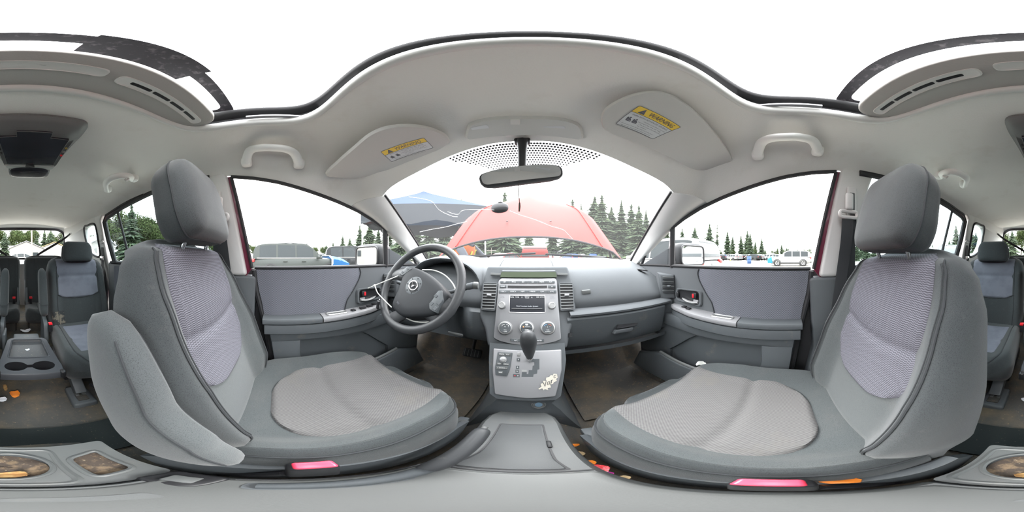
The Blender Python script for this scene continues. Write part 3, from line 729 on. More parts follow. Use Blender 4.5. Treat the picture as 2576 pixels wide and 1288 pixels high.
lab('TRACK', 1326, 749.5, .005, scr); lab('\u2227', 1338, 748, .008, scr); lab('DISP', 1353, 747.5, .0055, scr); lab('AUTO-M', 1364, 747.5, .0045, scr)
for x, y, a, b in ((1264, 747, 'POWER', 'VOLUME'), (1389, 748, 'AUDIO', 'CONTROL')):
    lab(a, x, y - 1.3, .004, fp, M_prt, .0035); lab(b, x, y + 1.8, .004, fp, M_prt, .0035)
def knob(x, y, r, h, parent, m=M_sil2, name='knob'):
    return mk(name, lathe([(r * 1.22, -.002), (r * 1.22, .001), (r * 1.06, .003), (r * 1.04, h * .8), (r * .98, h), (r * .78, h + .0005), (r * .72, h - .001), (0.0005, h - .001)], stk(x, y, .003), SN, 32), m, parent, 50)
knob(1263, 768, .0125, .012, fp); knob(1388, 769, .0125, .012, fp)
for x, t1, t2, t3 in ((1271, '-   \u263c   +', 'PUSH', 'OFF'), (1325, 'FRONT', 'MODE', None), (1378, '-   |   +', 'PUSH', 'AUTO')):
    y = 825
    kn = mk('climate_knob', lathe([(.0275, -.002), (.0275, .001), (.0255, .004), (.0250, .010), (.0235, .014), (.0205, .0150), (.0195, .0135), (.0005, .0135)], stk(x, y, .003), SN, 40), M_sil2, fp, 50)
    mk('knob_face', lathe([(.0197, 0), (.0197, .002), (.0190, .0026), (.0005, .0026)], stk(x, y, .0162), SN, 32), M_dark, kn, 40)
    o = .0194
    if t3:
        lab(t1, x, 822, .0065, kn, M_wht, o); lab(t2, x, 830, .004, kn, M_wht, o); lab(t3, x, 834.5, .0062, kn, M_wht, o)
        arcL = [stk(x, 825, o) + (V(1, 0, 0) * cos(a) + SU * sin(a)) * .0145 for a in [R(100 + 6 * k) for k in range(9)]]
        arcR = [stk(x, 825, o) + (V(1, 0, 0) * cos(a) + SU * sin(a)) * .0145 for a in [R(80 - 6 * k) for k in range(9)]]
        mk('dial_arc', tube(arcL, .0006, 5), mat('blue_print', (.15, .4, .7), .6) if t3 == 'AUTO' else M_wht, kn)
        mk('dial_arc', tube(arcR, .0006, 5), mat('red_print', (.7, .15, .05), .6) if t3 == 'AUTO' else M_wht, kn)
    else:
        mk('split_line', box(stk(x, 826, o), (.038, .0008, .0008)), M_blk, kn); lab(t1, x + 2, 822, .0048, kn, M_wht, o); lab(t2, x, 829.5, .0045, kn, M_wht, o)
        mk('demist_mark', prism([stk(x - 4, 814.5, o), stk(x + 4, 814.5, o), stk(x + 2.5, 818.5, o), stk(x - 2.5, 818.5, o)], -SN * .0005), M_wht, kn, 0)
        mk('flow_mark', prism([stk(x - 4, 834, o), stk(x - 1, 837, o), stk(x + 4, 833, o), stk(x + 3, 838, o), stk(x - 3, 839, o)], -SN * .0005), M_wht, kn, 0)
        mk('indicator', lathe([(.0018, 0), (.0018, .0006), (.0004, .0008)], stk(x - 8, 822, o), SN, 12), mat('amber_led', (.6, .1, .02), .4, emit=((1, .2, .05), .8)), kn)
for xs, t in (((1284, 1310), 'A/C'), ((1344, 1368), 'AMB')):
    bt = mk('button', prism([stk(xs[0], 858.5, .006), stk(xs[1], 860, .006), stk(xs[1], 853, .006), stk(xs[0], 852, .006)], -SN * .006, .0008, 1), M_dark, fp)
    lab(t, (xs[0] + xs[1]) / 2 + 1, 856.5, .0075, bt, M_wht, .0064)
# slatted vents either side of the face
def stackvent(xo, xi, s):
    fr = [stk(xo[0], 713, .001), stk(xi[0], 713, .003), stk(xi[1], 781, .003), stk(xo[1], 779, .001)]
    v_ = mk('air_vent', prism(fr, -SN * .012), M_blk, stack, 20)
    mk('vent_frame', tube(rpoly([p + SN * .001 for p in fr], .004), .0028, 6, closed=True), M_dash, v_)
    for k in range(9):
        t = (k + .5) / 9; a, b = fr[0].lerp(fr[3], t), fr[1].lerp(fr[2], t)
        mk('vent_slat', prism([a + SN * .003 + SU * .0022, b + SN * .003 + SU * .0022, b + SN * .004 - SU * .0016, a + SN * .004 - SU * .0016], -SN * .006), M_con, v_, 20)
    c = (fr[0] + fr[1] + fr[2] + fr[3]) / 4 + SU * .006
    mk('vent_thumb', prism([c + V(-.009, 0, 0) + SN * .01 - SU * .004, c + V(.009, 0, 0) + SN * .01 - SU * .004, c + V(.009, 0, 0) + SN * .01 + SU * .004, c + V(-.009, 0, 0) + SN * .01 + SU * .004], -SN * .008, .002), M_gauge, v_)
stackvent((1217, 1211), (1251, 1244), -1); stackvent((1440, 1444), (1407, 1411), 1)
mk('grille_slots', join(*[prism([stk(1431 + 3.2 * k, 848, -.003), stk(1433 + 3.2 * k, 848, -.003), stk(1433 + 3.2 * k, 838, -.003), stk(1431 + 3.2 * k, 838, -.003)], -SN * .004) for k in range(3)]), M_blk, stack, 0)
# ---------------------------------------------------------------- shifter console
A2, B2 = V(0, .535, -.3435), V(0, .44, -.4955)
TU = (A2 - B2).normalized(); TN = V(0, TU.z, -TU.y)
if TN.y > 0: TN = -TN
sh = onplane(A2, TN)
sc_ = thing('shift_console', 'sloping silver gear selector panel below the radio', 'console', (0, .5, -.7))
bd = [[sh(1232, 862, -.004), sh(1420, 862, -.004)], [sh(1230, 905, -.004), sh(1424, 905, -.004)], [sh(1232, 990, -.004), sh(1411, 996, -.004)], [sh(1250, 1003, -.006), sh(1398, 1006, -.006)]]
low = [bd[-1][0] + V(.004, .02, -.05), bd[-1][1] + V(-.004, .02, -.05)]
rows = []
for a, b in bd + [[V(-.078, .44, -.56), V(.078, .44, -.56)], [V(-.10, .43, -.60), V(.10, .43, -.60)], [V(-.16, .42, -.79), V(.16, .42, -.79)]]:
    rows.append([V(a.x - .025, .95, min(a.z, -.3) - .08), V(a.x - .012, a.y + .10, a.z - .015), a, a.lerp(b, .25), a.lerp(b, .5), a.lerp(b, .75), b, V(b.x + .012, b.y + .10, b.z - .015), V(b.x + .025, .95, min(b.z, -.3) - .08)])
mk('console_body', loft(rows), M_dark, sc_, 40)
sp = rpoly([sh(1240, 876, .004), sh(1413, 879, .004), sh(1414, 930, .004), sh(1398, 998, .006), sh(1330, 1003, .006), sh(1244, 992, .006), sh(1238, 930, .004)], .006)
pl = mk('silver_panel', prism(sp, -TN * .014, .006, 3), M_sil, sc_, 40)
gate = [(1331, 903), (1357, 903), (1357, 929), (1352, 930), (1351, 940), (1342, 942), (1341, 951), (1326, 951), (1325, 958), (1311, 957), (1313, 936), (1325, 936), (1325, 941), (1329, 941), (1330, 931), (1339, 931), (1340, 920), (1344, 919), (1344, 911), (1330, 911)]
mk('shift_gate', prism([sh(x, y, .0044) for x, y in gate], -TN * .002), M_dark, pl, 0)
keyp = rpoly([sh(1252, 885, .008), sh(1289, 887, .008), sh(1283, 926, .008), sh(1275, 947, .008), sh(1246, 944, .008), sh(1245, 925, .008)], .004)
kp = mk('keypad', prism(keyp, -TN * .006, .002), M_dark, pl, 40)
mk('jog_knob', lathe([(.0115, 0), (.0115, .004), (.009, .0045), (.0085, .007), (.007, .0078), (.0004, .0078)], sh(1266, 904.5, .008), TN, 28), M_sil2, kp, 50)
for x0, x1, y0, y1, t in ((1255, 1268, 888, 894, 'VOICE'), (1270, 1284, 889, 895, 'POS'), (1249, 1263, 912, 918, 'RET'), (1266, 1280, 913, 919, 'MENU'), (1248, 1277, 922, 929, '\u2228 ZOOM \u2227'), (1253, 1265, 934, 940, 'DIM')):
    b_ = mk('key', prism(rpoly([sh(x0, y1, .0095), sh(x1, y1, .0095), sh(x1, y0, .0095), sh(x0, y0, .0095)], .001), -TN * .003, .0008, 1), M_con, kp)
    mk('key_print', text(t, .0058, frame(sh((x0 + x1) / 2, (y0 + y1) / 2, .0098), (1, 0, 0), TU)), M_wht, b_, 0)
for x, y, t in ((1304, 905, 'P'), (1302, 924, 'R'), (1301, 934, 'N'), (1299, 945, 'M D')):
    w = 4.2 if len(t) == 1 else 8.5
    b_ = mk('gear_mark', prism([sh(x - w, y + 4, .0052), sh(x + w, y + 4, .0052), sh(x + w, y - 4, .0052), sh(x - w, y - 4, .0052)], -TN * .003), M_dark, pl, 20)
    mk('gear_letter', text(t[0], .0068, frame(sh(x - (4 if len(t) > 1 else 0), y, .0054), (1, 0, 0), TU)), M_redb if len(t) > 1 else M_wht, b_, 0)
    if len(t) > 1: mk('gear_letter', text('D', .0068, frame(sh(x + 4, y, .0054), (1, 0, 0), TU)), M_wht, b_, 0)
mk('shift_lock_cap', prism(rpoly([sh(1301, 895, .007), sh(1309, 895, .007), sh(1309, 887, .007), sh(1301, 887, .007)], .0015), -TN * .005, .001), M_sil2, pl)
for y0, y1 in ((930, 935), (958, 963)):
    mk('gate_label', prism([sh(1312, y1, .0046), sh(1325, y1, .0046), sh(1325, y0, .0046), sh(1312, y0, .0046)], -TN * .001), M_sil2, pl, 0)
ol = mk('power_socket', lathe([(.020, -.01), (.020, .002), (.017, .004), (.015, .002), (.013, .004), (.0105, .0035), (.009, .005), (.0005, .005)], px(1355, 1018, Y=.437), (0, -1, .5), 28), M_con, sc_)
mk('socket_cap', lathe([(.010, 0), (.010, .0015), (.0004, .002)], px(1355, 1018, Y=.432), (0, -1, .5), 20), mat('blue_grey_cap', (.10, .16, .22), .35), ol)
# torn label with handwriting
lb_ = [(1354, 978), (1362, 973), (1360, 966), (1367, 963), (1366, 958), (1373, 958), (1374, 950), (1382, 948), (1386, 943), (1390, 945), (1393, 940), (1401, 941), (1403, 950), (1399, 953), (1401, 958), (1393, 962), (1391, 966), (1384, 967), (1386, 975), (1378, 976), (1379, 981), (1370, 979), (1368, 982), (1364, 977), (1357, 980)]
st = thing('torn_label', 'torn cream paper label with handwriting on the silver gear panel', 'sticker', sh(1378, 962, .005))
mk('paper', prism([sh(x, y, .0078) for x, y in lb_], -TN * .0006), mat('cream_paper', (.52, .49, .42), .8), st, 0)
M_pen = mat('pen_ink', (.06, .06, .07), .6)
for stroke in ([(1367, 963), (1371, 972), (1374, 957)], [(1382, 959), (1378, 961), (1377, 968), (1381, 967), (1383, 959), (1384, 967)], [(1387, 964), (1387, 956), (1387, 959), (1390, 955)], [(1399, 943), (1394, 944), (1393, 949), (1395, 951), (1398, 949)]):
    mk('handwriting', tube([sh(x, y, .0082) for x, y in stroke], .0009, 5), M_pen, st)
# gear lever
gl = thing('gear_lever', 'black leather gear lever knob standing on the silver panel', 'gear lever', sh(1333, 907, .0))
b0 = sh(1333, 908, .0); tp = px(1329, 856, Y=.455)
ax = (tp - b0).normalized(); L = (tp - b0).length
mk('knob', lathe([(.0005, L * 1.30), (.012, L * 1.285), (.0205, L * 1.18), (.0240, L * 1.02), (.0238, L * .86), (.020, L * .62), (.0150, L * .40), (.0115, L * .26), (.011, L * .22)][::-1], b0, ax, 28), M_leath, gl, 60)
mk('collar', lathe([(.0105, L * .10), (.0115, L * .12), (.0115, L * .24), (.0105, L * .25)], b0, ax, 24), M_chr, gl, 40)
mk('shaft', lathe([(.0065, -.01), (.0065, L * .12)], b0, ax, 16), M_sil2, gl, 40)
# ================================================================ seats
M_hrest = mat('headrest_cloth', (.060, .067, .069), .9, bump=(900, .5), var=[(800, (.036, .040, .042), .52, .60)], spec=.15, sheen=.25)
class Back:
    """backrest surface: u in -1..1 across, v in 0..1 from the seat bite to the top"""
    def __init__(s, xc, y0, z0, y1, z1, hw, bol, th, belly=.0, lean=0):
        s.xc, s.b, s.t = xc, V(0, y0, z0), V(0, y1, z1); s.hw, s.bol, s.th, s.belly = hw, bol, th, belly
        s.ax = (s.t - s.b).normalized(); s.n = V(0, s.ax.z, -s.ax.y)
        if s.n.y < 0: s.n = -s.n
    def w(s, v): return interp(s.hw, v)
    def pt(s, u, v, off=0.0):
        c = s.b.lerp(s.t, v); w = s.w(v); a = abs(u)
        d = interp(s.bol, v) * sm(.52, .84, a) + s.belly * sin(pi * min(1, max(0, v))) * (1 - a * a) * 1.0
        rim = interp(s.th, v)
        if a > .84: d = lerp(d, -rim * .42, ((a - .84) / .16) ** 2.6)
        top = sm(.90, 1.0, v); d -= .05 * top * top
        return V(s.xc + u * w, 0, 0) + V(0, c.y, c.z) + s.n * (d + off)
    def section(s, v, n=34):
        r = [s.pt(-1 + 2 * i / n, v) for i in range(n + 1)]
        c = s.b.lerp(s.t, v); w = s.w(v); th = interp(s.th, v)
        for i in range(1, n // 2):
            u = 1 - 2 * i / (n // 2); e = (1 - abs(u) ** 5) ** .5
            r.append(V(s.xc + u * w, c.y, c.z) + s.n * (-th * .42 - th * .58 * e))
        return r
    def shell(s, n=30):
        vs = [-.06] + [i / n for i in range(n + 1)]; rows = [s.section(v) for v in vs]
        cap = rows[-1]; m = sum(cap, V(0, 0, 0)) / len(cap)
        for k, dz in ((.82, .010), (.5, .016), (.02, .017)): rows.append([m + (p - m) * k + s.ax * dz for p in cap])
        return loft(rows, closed=True, cap=True)
    def patch(s, lo, hi, hwf, off, nu=18, nv=30, crease=None, edge=.004, skew=0, depth=.014):
        """cover panel between v lo..hi; hwf(v) half width in metres; rim sinks into the seat"""
        rows, uvs = [], []
        for j in range(nv + 1):
            v = lerp(lo, hi, j / nv); r = []
            for i in range(nu + 1):
                t = -1 + 2 * i / nu; x = t * hwf(v); u = x / max(s.w(v), 1e-4)
                e = min((1 - abs(t)) * hwf(v), (v - lo) * .6, (hi - v) * .6) if 1 else 0
                o = off * sm(-.0005, .010, e) - edge * (1 - sm(0, .005, e))
                if crease is not None:
                    cv = crease + skew * t * t; o -= depth * math.exp(-((v - cv) / .022) ** 2) * (1 if True else 0)
                    o += .006 * sm(cv + .0, cv + .12, v)
                r.append(s.pt(u, v, o)); uvs.append((x, v * (s.t - s.b).length))
            rows.append(r)
        return loft(rows), uvs
    def seam(s, uf, lo, hi, r=.0022, off=.0015, n=50): return tube([s.pt(uf(v), v, off) for v in [lerp(lo, hi, k / n) for k in range(n + 1)]], r, 6)
class Cush:
    def __init__(s, xc, yr, yf, z, hw, bol, th, tilt=.0, round_=.30):
        s.xc, s.yr, s.yf, s.z, s.hw, s.bol, s.th, s.tilt, s.rd = xc, yr, yf, z, hw, bol, th, tilt, round_
    def w(s, v):
        k = max(0, (v - (1 - s.rd)) / s.rd); return interp(s.hw, v) * (1 - k ** 3.2 * .52)
    def top(s, u, v):
        a = abs(u); z = s.z + s.tilt * v + interp(s.bol, v) * sm(.58, .88, a) - .012 * (1 - a * a) * sin(pi * min(1, v * 1.1))
        if a > .88: z -= .055 * ((a - .88) / .12) ** 2.4
        z -= .05 * sm(.86, 1.0, v) ** 2 + .0
        return z
    def pt(s, u, v, off=0.0): return V(s.xc + u * s.w(v), lerp(s.yr, s.yf, v), s.top(u, v) + off)
    def shell(s, n=30, nu=34):
        rows = []
        for j in range(n + 1):
            v = j / n; r = [s.pt(-1 + 2 * i / nu, v) for i in range(nu + 1)]; w = s.w(v); th = s.th * (1 - .35 * sm(.8, 1, v))
            y = lerp(s.yr, s.yf, v)
            for u, k in ((1.0, .35), (.985, .7), (.92, .93), (.6, 1), (0, 1), (-.6, 1), (-.92, .93), (-.985, .7), (-1.0, .35)):
                r.append(V(s.xc + u * w, y, s.z + s.tilt * v - .04 - th * k))
            rows.append(r)
        m = sum(rows[-1], V(0, 0, 0)) / len(rows[-1]); L = rows[-1]
        for k, dy in ((.93, .014), (.8, .024), (.5, .031), (.05, .034)): rows.append([m + (p - m) * k + V(0, dy, 0) for p in L])
        return loft(rows, closed=True, cap=True)
    def patch(s, lo, hi, hwf, off, nu=20, nv=30, crease=None, edge=.004, skew=0, depth=.012, xs=0):
        rows, uvs = [], []
        for j in range(nv + 1):
            v = lerp(lo, hi, j / nv); r = []
            for i in range(nu + 1):
                t = -1 + 2 * i / nu; x = xs + t * hwf(v); u = x / s.w(v)
                e = min((1 - abs(t)) * hwf(v), (v - lo) * .4, (hi - v) * .4)
                o = off * sm(-.0005, .010, e) - edge * (1 - sm(0, .005, e))
                if crease is not None: o -= depth * math.exp(-((v - crease - skew * t * t) / .03) ** 2)
                r.append(s.pt(u, v, o)); uvs.append((x, lerp(s.yr, s.yf, v)))
            rows.append(r)
        return loft(rows), uvs
    def seam(s, uf, lo, hi, r=.0022, off=.0015, n=50): return tube([s.pt(uf(v), v, off) for v in [lerp(lo, hi, k / n) for k in range(n + 1)]], r, 6)
def headrest(parent, c, hx, hz, d, tilt, m1, m2, posts=True, seat_top=None):
    """padded block: darker wrap with a front face set off by a seam"""
    T = Matrix.Translation(c) @ Matrix.Rotation(tilt, 4, 'X')
    def prof(k, y):   # outline in x-z at depth y
        pts = [V(-hx, y, -hz * .55), V(-hx * .93, y, hz * .55), V(-hx * .72, y, hz), V(hx * .72, y, hz), V(hx * .93, y, hz * .55), V(hx, y, -hz * .55), V(hx * .86, y, -hz), V(-hx * .86, y, -hz)]
        pts = rpoly(pts, [.05, .10, .08, .08, .10, .05, .05, .05], 6)
        return [V(p.x * k, p.y, p.z * k) for p in pts]
    rows = [prof(k, y) for k, y in ((.55, -d * 1.0), (.80, -d * .96), (.93, -d * .78), (.985, -d * .45), (1.0, -d * .05), (1.0, d * .30))]
    b = mk('headrest', xf(loft(rows, closed=True, cap=True), T), m2, parent, 60)
    rows = [prof(k, y) for k, y in ((.998, d * .30), (.985, d * .55), (.94, d * .80), (.85, d * .94), (.60, d * 1.04), (.25, d * 1.08), (.02, d * 1.085))]
    mk('front_face', xf(loft(rows, closed=True, cap=True), T), m1, b, 60)
    mk('piping', xf(tube(prof(1.002, d * .30), .0022, 6, closed=True), T), M_seam, b)
    if posts:
        for q in (-.5, .5):
            a = T @ V(hx * q, -.012, -hz * .9); e = a + V(0, -.022, -.07)
            mk('headrest_post', tube([a, e], .006, 10), M_chr, b)
            if seat_top is not None: mk('post_guide', sup(V(a.x, a.y - .006, seat_top), (.026, .014, .012), .5, 16, 8), M_blk, b)
    return b
def front_seat(nm, label, s, xc, dy, dz, armrest):
    t = thing(nm, label, 'car seat', (xc, .1 + dy, -.72 + dz))
    bk = Back(xc, -.065 + dy, -.50 + dz, -.225 + dy, .045 + dz, [(0, .225), (.2, .25), (.5, .255), (.78, .245), (.90, .225), (.96, .195), (1, .150)],
              [(0, .03), (.15, .060), (.45, .058), (.7, .035), (.9, .010), (1, 0)], [(0, .17), (.3, .155), (.7, .12), (1, .07)], .006)
    mk('backrest', bk.shell(), M_fab2, t, 60)
    vf, uv = bk.patch(.0, .992, lambda v: bk.w(v) * .80, .0015, nu=26, nv=40); mk('backrest_cover', vf, M_fab, t, 60)
    hwf = lambda v: min(.745 * bk.w(v), .160) * min(1, sqrt(max(0.0004, 1 - max(0, (.50 - v) / .205) ** 2.8))) * lerp(1, .90, sm(.75, 1, v))
    vf, uv = bk.patch(.297, .999, hwf, .009, crease=.58, nu=26, nv=60, skew=.03, depth=.006); mk('backrest_insert', vf, M_ins, t, 60, uv)
    for uf in (lambda v: .80 * 1, lambda v: -.80):
        mk('seam', bk.seam(uf, .02, .95, .0025, .002), M_seam, t)
    for q in (.77, -.77): mk('seam', bk.seam(lambda v: q, .04, .93, .0012, .005), M_seam, t)
    cu = Cush(xc, -.10 + dy, .405 + dy, -.49 + dz, [(0, .225), (.3, .245), (1, .25)], [(0, .02), (.2, .045), (.6, .048), (.9, .02), (1, .01)], .135, .012)
    mk('cushion', cu.shell(), M_fab2, t, 60)
    vf, uv = cu.patch(.0, .985, lambda v: cu.w(v) * .955, .001, nu=28, nv=36); mk('cushion_cover', vf, M_fab, t, 60)
    chw = lambda v: .177 * min(1, sqrt(max(0.0004, 1 - max(0, (.42 - v) / .255) ** 2.4)))
    vf, uv = cu.patch(.168, .985, chw, .009, crease=.49, nu=26, nv=46, skew=.02, depth=.0065); mk('cushion_insert', vf, M_insl, t, 60, uv)
    mk('cushion_piping', tube([cu.pt(-.97 + 0 * k, k / 40, .002) for k in range(40)] , .003, 6), M_seam, t)
    mk('cushion_piping', tube([cu.pt(.97, k / 40, .002) for k in range(40)], .003, 6), M_seam, t)
    headrest(t, V(xc, -.218 + dy, .143 + dz * .9), .130, .112, .056, R(14), M_hrest, M_fab2, True, .052 + dz)
    # base: side shields, rails, adjusting bar
    for q in (-1, 1):
        sh_ = [(-.16, -.60), (-.12, -.53), (.10, -.55), (.30, -.585), (.36, -.62), (.30, -.665), (-.10, -.68)]
        mk('side_shield', prism([V(xc + q * .228, y + dy, z + dz) for y, z in sh_], (q * .022, 0, 0), .010, 3), M_dark, t)
        mk('rail', box((xc + q * .17, .12 + dy, -.735), (.035, .58, .05), .006), M_blk, t)
    mk('seat_pan', box((xc, .12 + dy, -.655 + dz), (.38, .44, .06), .02), M_blk, t)
    mk('rail_end', box((xc - s * .225 + s * .0, .355 + dy, -.66), (.03, .075, .03), .006), M_dark, t)
    # buckle on the inboard side
    bx_ = xc - s * .262
    bkl = mk('belt_buckle', box((bx_, .03 + dy * .5, -.515), (.024, .045, .10), .007, 3), M_blk, t)
    mk('release_button', box((bx_, .03 + dy * .5 + .002, -.464), (.020, .038, .010), .004, 3), M_pink, bkl)
    mk('buckle_stalk', tube([V(bx_, .01 + dy * .5, -.55), V(bx_ + s * .015, -.05 + dy * .5, -.66)], .009, 8), M_blk, t)
    if armrest:
        ax_ = xc - s * .268; rows = []
        path = [(0, V(ax_, -.035, -.405)), (.5, V(ax_, -.125, -.235)), (1, V(ax_, -.205, -.10))]
        rows = []
        for k in range(25):
            f = k / 24; c = V(ax_, interp([(0, -.060), (.3, -.115), (.6, -.168), (1, -.208)], f), lerp(-.415, -.085, f))
            e = (max(0, 1 - abs(2 * f - 1) ** 5)) ** .5; hd = lerp(.058, .070, sin(pi * f)) * max(e, .02); ht = .029 * max(e, .05) ** .6
            rows.append([c + V(ht * math.copysign(abs(cos(a)) ** .55, cos(a)), hd * math.copysign(abs(sin(a)) ** .75, sin(a)), -.35 * hd * math.copysign(abs(sin(a)) ** .75, sin(a)) * 0) for a in [2 * pi * i / 28 for i in range(28)]])
        ar = mk('armrest', loft(rows, closed=True, cap=True), M_fab, t, 60)
        for sd in (4, 10, ):
            mk('armrest_seam', tube([r[sd if s < 0 else 14 - sd] + V(.0008, 0, 0) for r in rows[2:-2]], .0017, 6), M_seam, ar)
    return t
front_seat('driver_seat', 'driver seat of dark cloth with lilac grey woven centre and folded armrest', -1, -.37, 0, 0, True)
front_seat('passenger_seat', 'front passenger seat of dark cloth with lilac grey woven centre and no armrest', 1, .37, -.045, -.025, False)
# ---------------------------------------------------------------- second row: two captain's chairs
def captain(s, who):
    xc = s * .385; dy = 0
    t = thing('captain_chair', 'dark cloth second row captain chair behind the %s seat' % who, 'car seat', (xc, -.85, -.7), group=None)
    bk = Back(xc, -1.03, -.53, -1.15, -.005, [(0, .215), (.3, .23), (.8, .225), (.93, .21), (1, .17)], [(0, .02), (.3, .04), (.8, .03), (1, .0)], [(0, .14), (.5, .12), (1, .07)], .004)
    mk('backrest', bk.shell(20), M_fab2, t, 60)
    vf, uv = bk.patch(.44, .99, lambda v: .155 * min(1, sqrt(max(.02, 1 - max(0, (.50 - v) / .065) ** 2))) if v < .5 else .155, .006, crease=.735, nu=18, nv=36, depth=.005); mk('backrest_insert', vf, M_ins2, t, 60, uv)
    for q in (.70, -.70): mk('seam', bk.seam(lambda v: q, .0, .99, .002, .002), M_seam, t)
    mk('seam', tube([bk.pt(u / 10 * .68, .44 + .05 * (u / 10) ** 2, .003) for u in range(-10, 11)], .0022, 6), M_seam, t)
    if s < 0: mk('mud_stain', loft([[bk.pt(u_, v_, .0028) for u_ in [.50 + .40 * i / 12 for i in range(13)]] for v_ in [.02 + .26 * (1 - .5 * 0) * j / 12 for j in range(13)]]), mat('mud_stained_cloth', (.026, .029, .031), .9, var=[(16, (.16, .14, .11), .50, .56), (120, (.22, .20, .16), .62, .7)]), t, 60)
    cu = Cush(xc, -1.06, -.57, -.475, [(0, .21), (1, .235)], [(0, .0), (.3, .025), (.8, .03), (1, .01)], .13, .0, .22)
    mk('cushion', cu.shell(24), M_fab2, t, 60)
    vf, uv = cu.patch(.12, .80, lambda v: .15, .007, crease=.5, nv=24, depth=.005); mk('cushion_insert', vf, M_ins2, t, 60, uv)
    for q in (.80, -.80): mk('seam', cu.seam(lambda v: q, .05, .96, .003, .001), M_seam, t)
    headrest(t, V(xc, -1.125, .030), .118, .072, .045, R(6), M_fab2, M_fab2, False)
    for q in (-.5, .5): mk('headrest_post', tube([V(xc + q * .12, -1.14, .03), V(xc + q * .12, -1.14, -.04)], .006, 8), M_chr, t)
    # inboard armrest, folded up beside the backrest
    ax_ = xc - s * .262; rows = []
    for k in range(21):
        f = k / 20; c = V(ax_, lerp(-1.0, -1.10, f), lerp(-.39, -.085, f)); e = max(.03, (1 - abs(2 * f - 1) ** 6)) ** .5
        rows.append([c + V(.028 * e ** .6 * math.copysign(abs(cos(a)) ** .5, cos(a)), .05 * e * math.copysign(abs(sin(a)) ** .7, sin(a)), 0) for a in [2 * pi * i / 20 for i in range(20)]])
    ar = mk('armrest', loft(rows, closed=True, cap=True), M_fab2, t, 60)
    mk('armrest_seam', tube([V(ax_ - .029, -1.0, -.30), V(ax_ - .02, -.957, -.30), V(ax_ + .02, -.957, -.30), V(ax_ + .029, -1.0, -.30)], .0018, 6), M_seam, ar)
    # hinge cover, buckle, leg with floor foot
    ix = xc - s * .235
    mk('hinge_cover', prism(rpoly([V(ix, -1.12, -.40), V(ix, -1.0, -.44), V(ix, -.96, -.55), V(ix, -1.0, -.66), V(ix, -1.16, -.66)], .03), (-s * .028, 0, 0), .01, 3), M_dark, t)
    b_ = mk('belt_buckle', box((ix + s * .004, -.955, -.452), (.026, .035, .06), .006), M_blk, t); mk('release_button', box((ix + s * .004, -.948, -.424), (.022, .030, .012), .003), M_redb, b_)
    lx = xc - s * .17
    mk('leg', prism(rpoly([V(lx - .028, -.78, -.56), V(lx + .028, -.78, -.56), V(lx + .024, -.60, -.72), V(lx - .024, -.60, -.72)], .006), (0, -.03, -.03), .008, 3), M_dark, t)
    ft = mk('foot', prism(rpoly([V(lx - .045, -.70, -.755), V(lx + .045, -.70, -.755), V(lx + .05, -.55, -.762), V(lx - .05, -.55, -.762)], .015), (0, 0, -.03), .012, 3), M_dark, t)
    mk('foot_slot', box((lx, -.60, -.756), (.045, .05, .008), .002), M_carp, ft)
    for q in (-1, 1): mk('foot_rib', box((lx + q * .014, -.625, -.750), (.016, .035, .01), .003), M_con, ft)
    mk('rail', box((lx, -.95, -.74), (.05, .36, .06), .01), M_blk, t)
    mk('rail', box((xc + s * .17, -.85, -.71), (.04, .5, .12), .01), M_blk, t)
    mk('slide_bar', tube(spline([V(lx + s * .05, -.63, -.69), V(lx + s * .08, -.585, -.70), V(xc + s * .1, -.58, -.70), V(xc + s * .13, -.63, -.69)], 16), .007, 8), M_blk, t)
    return t
captain(-1, 'driver'); captain(1, 'passenger')
# ---------------------------------------------------------------- third row: split bench
for s, who in ((-1, 'driver'), (1, 'passenger')):
    xc = s * .285
    t = thing('third_row_seat', 'black cloth third row seat on the %s side under the rear window' % who, 'car seat', (xc, -1.75, -.7))
    bk = Back(xc, -1.72, -.50, -1.93, .012, [(0, .26), (.85, .262), (.97, .25), (1, .235)], [(0, 0), (.4, .02), (.9, .01), (1, 0)], [(0, .11), (1, .07)])
    mk('backrest', bk.shell(16), M_fab2, t, 60)
    vf, uv = bk.patch(.10, .985, lambda v: .135, .006, nv=20); mk('backrest_insert', vf, M_fab2, t, 60)
    cu = Cush(xc, -1.76, -1.38, -.50, [(0, .255), (1, .262)], [(0, 0), (1, .01)], .11, .015, .2)
    mk('cushion', cu.shell(18), M_fab2, t, 60)
    mk('seam', cu.seam(lambda v: -s * .55, .05, .97, .002, .001), M_seam, t)
    ix = xc - s * .20
    b_ = mk('belt_buckle', box((ix, -1.655, -.47), (.028, .03, .07), .005), M_blk, t); mk('release_button', box((ix, -1.648, -.432), (.03, .03, .022), .004), M_redb, b_)
    mk('hinge_cover', prism([V(s * .035, -1.74, -.34), V(s * .035, -1.62, -.50), V(s * .035, -1.78, -.50)], (s * .02, 0, 0), .005), M_dark, t)
    mk('seat_leg', box((xc, -1.6, -.68), (.46, .3, .16), .03), M_carp, t)
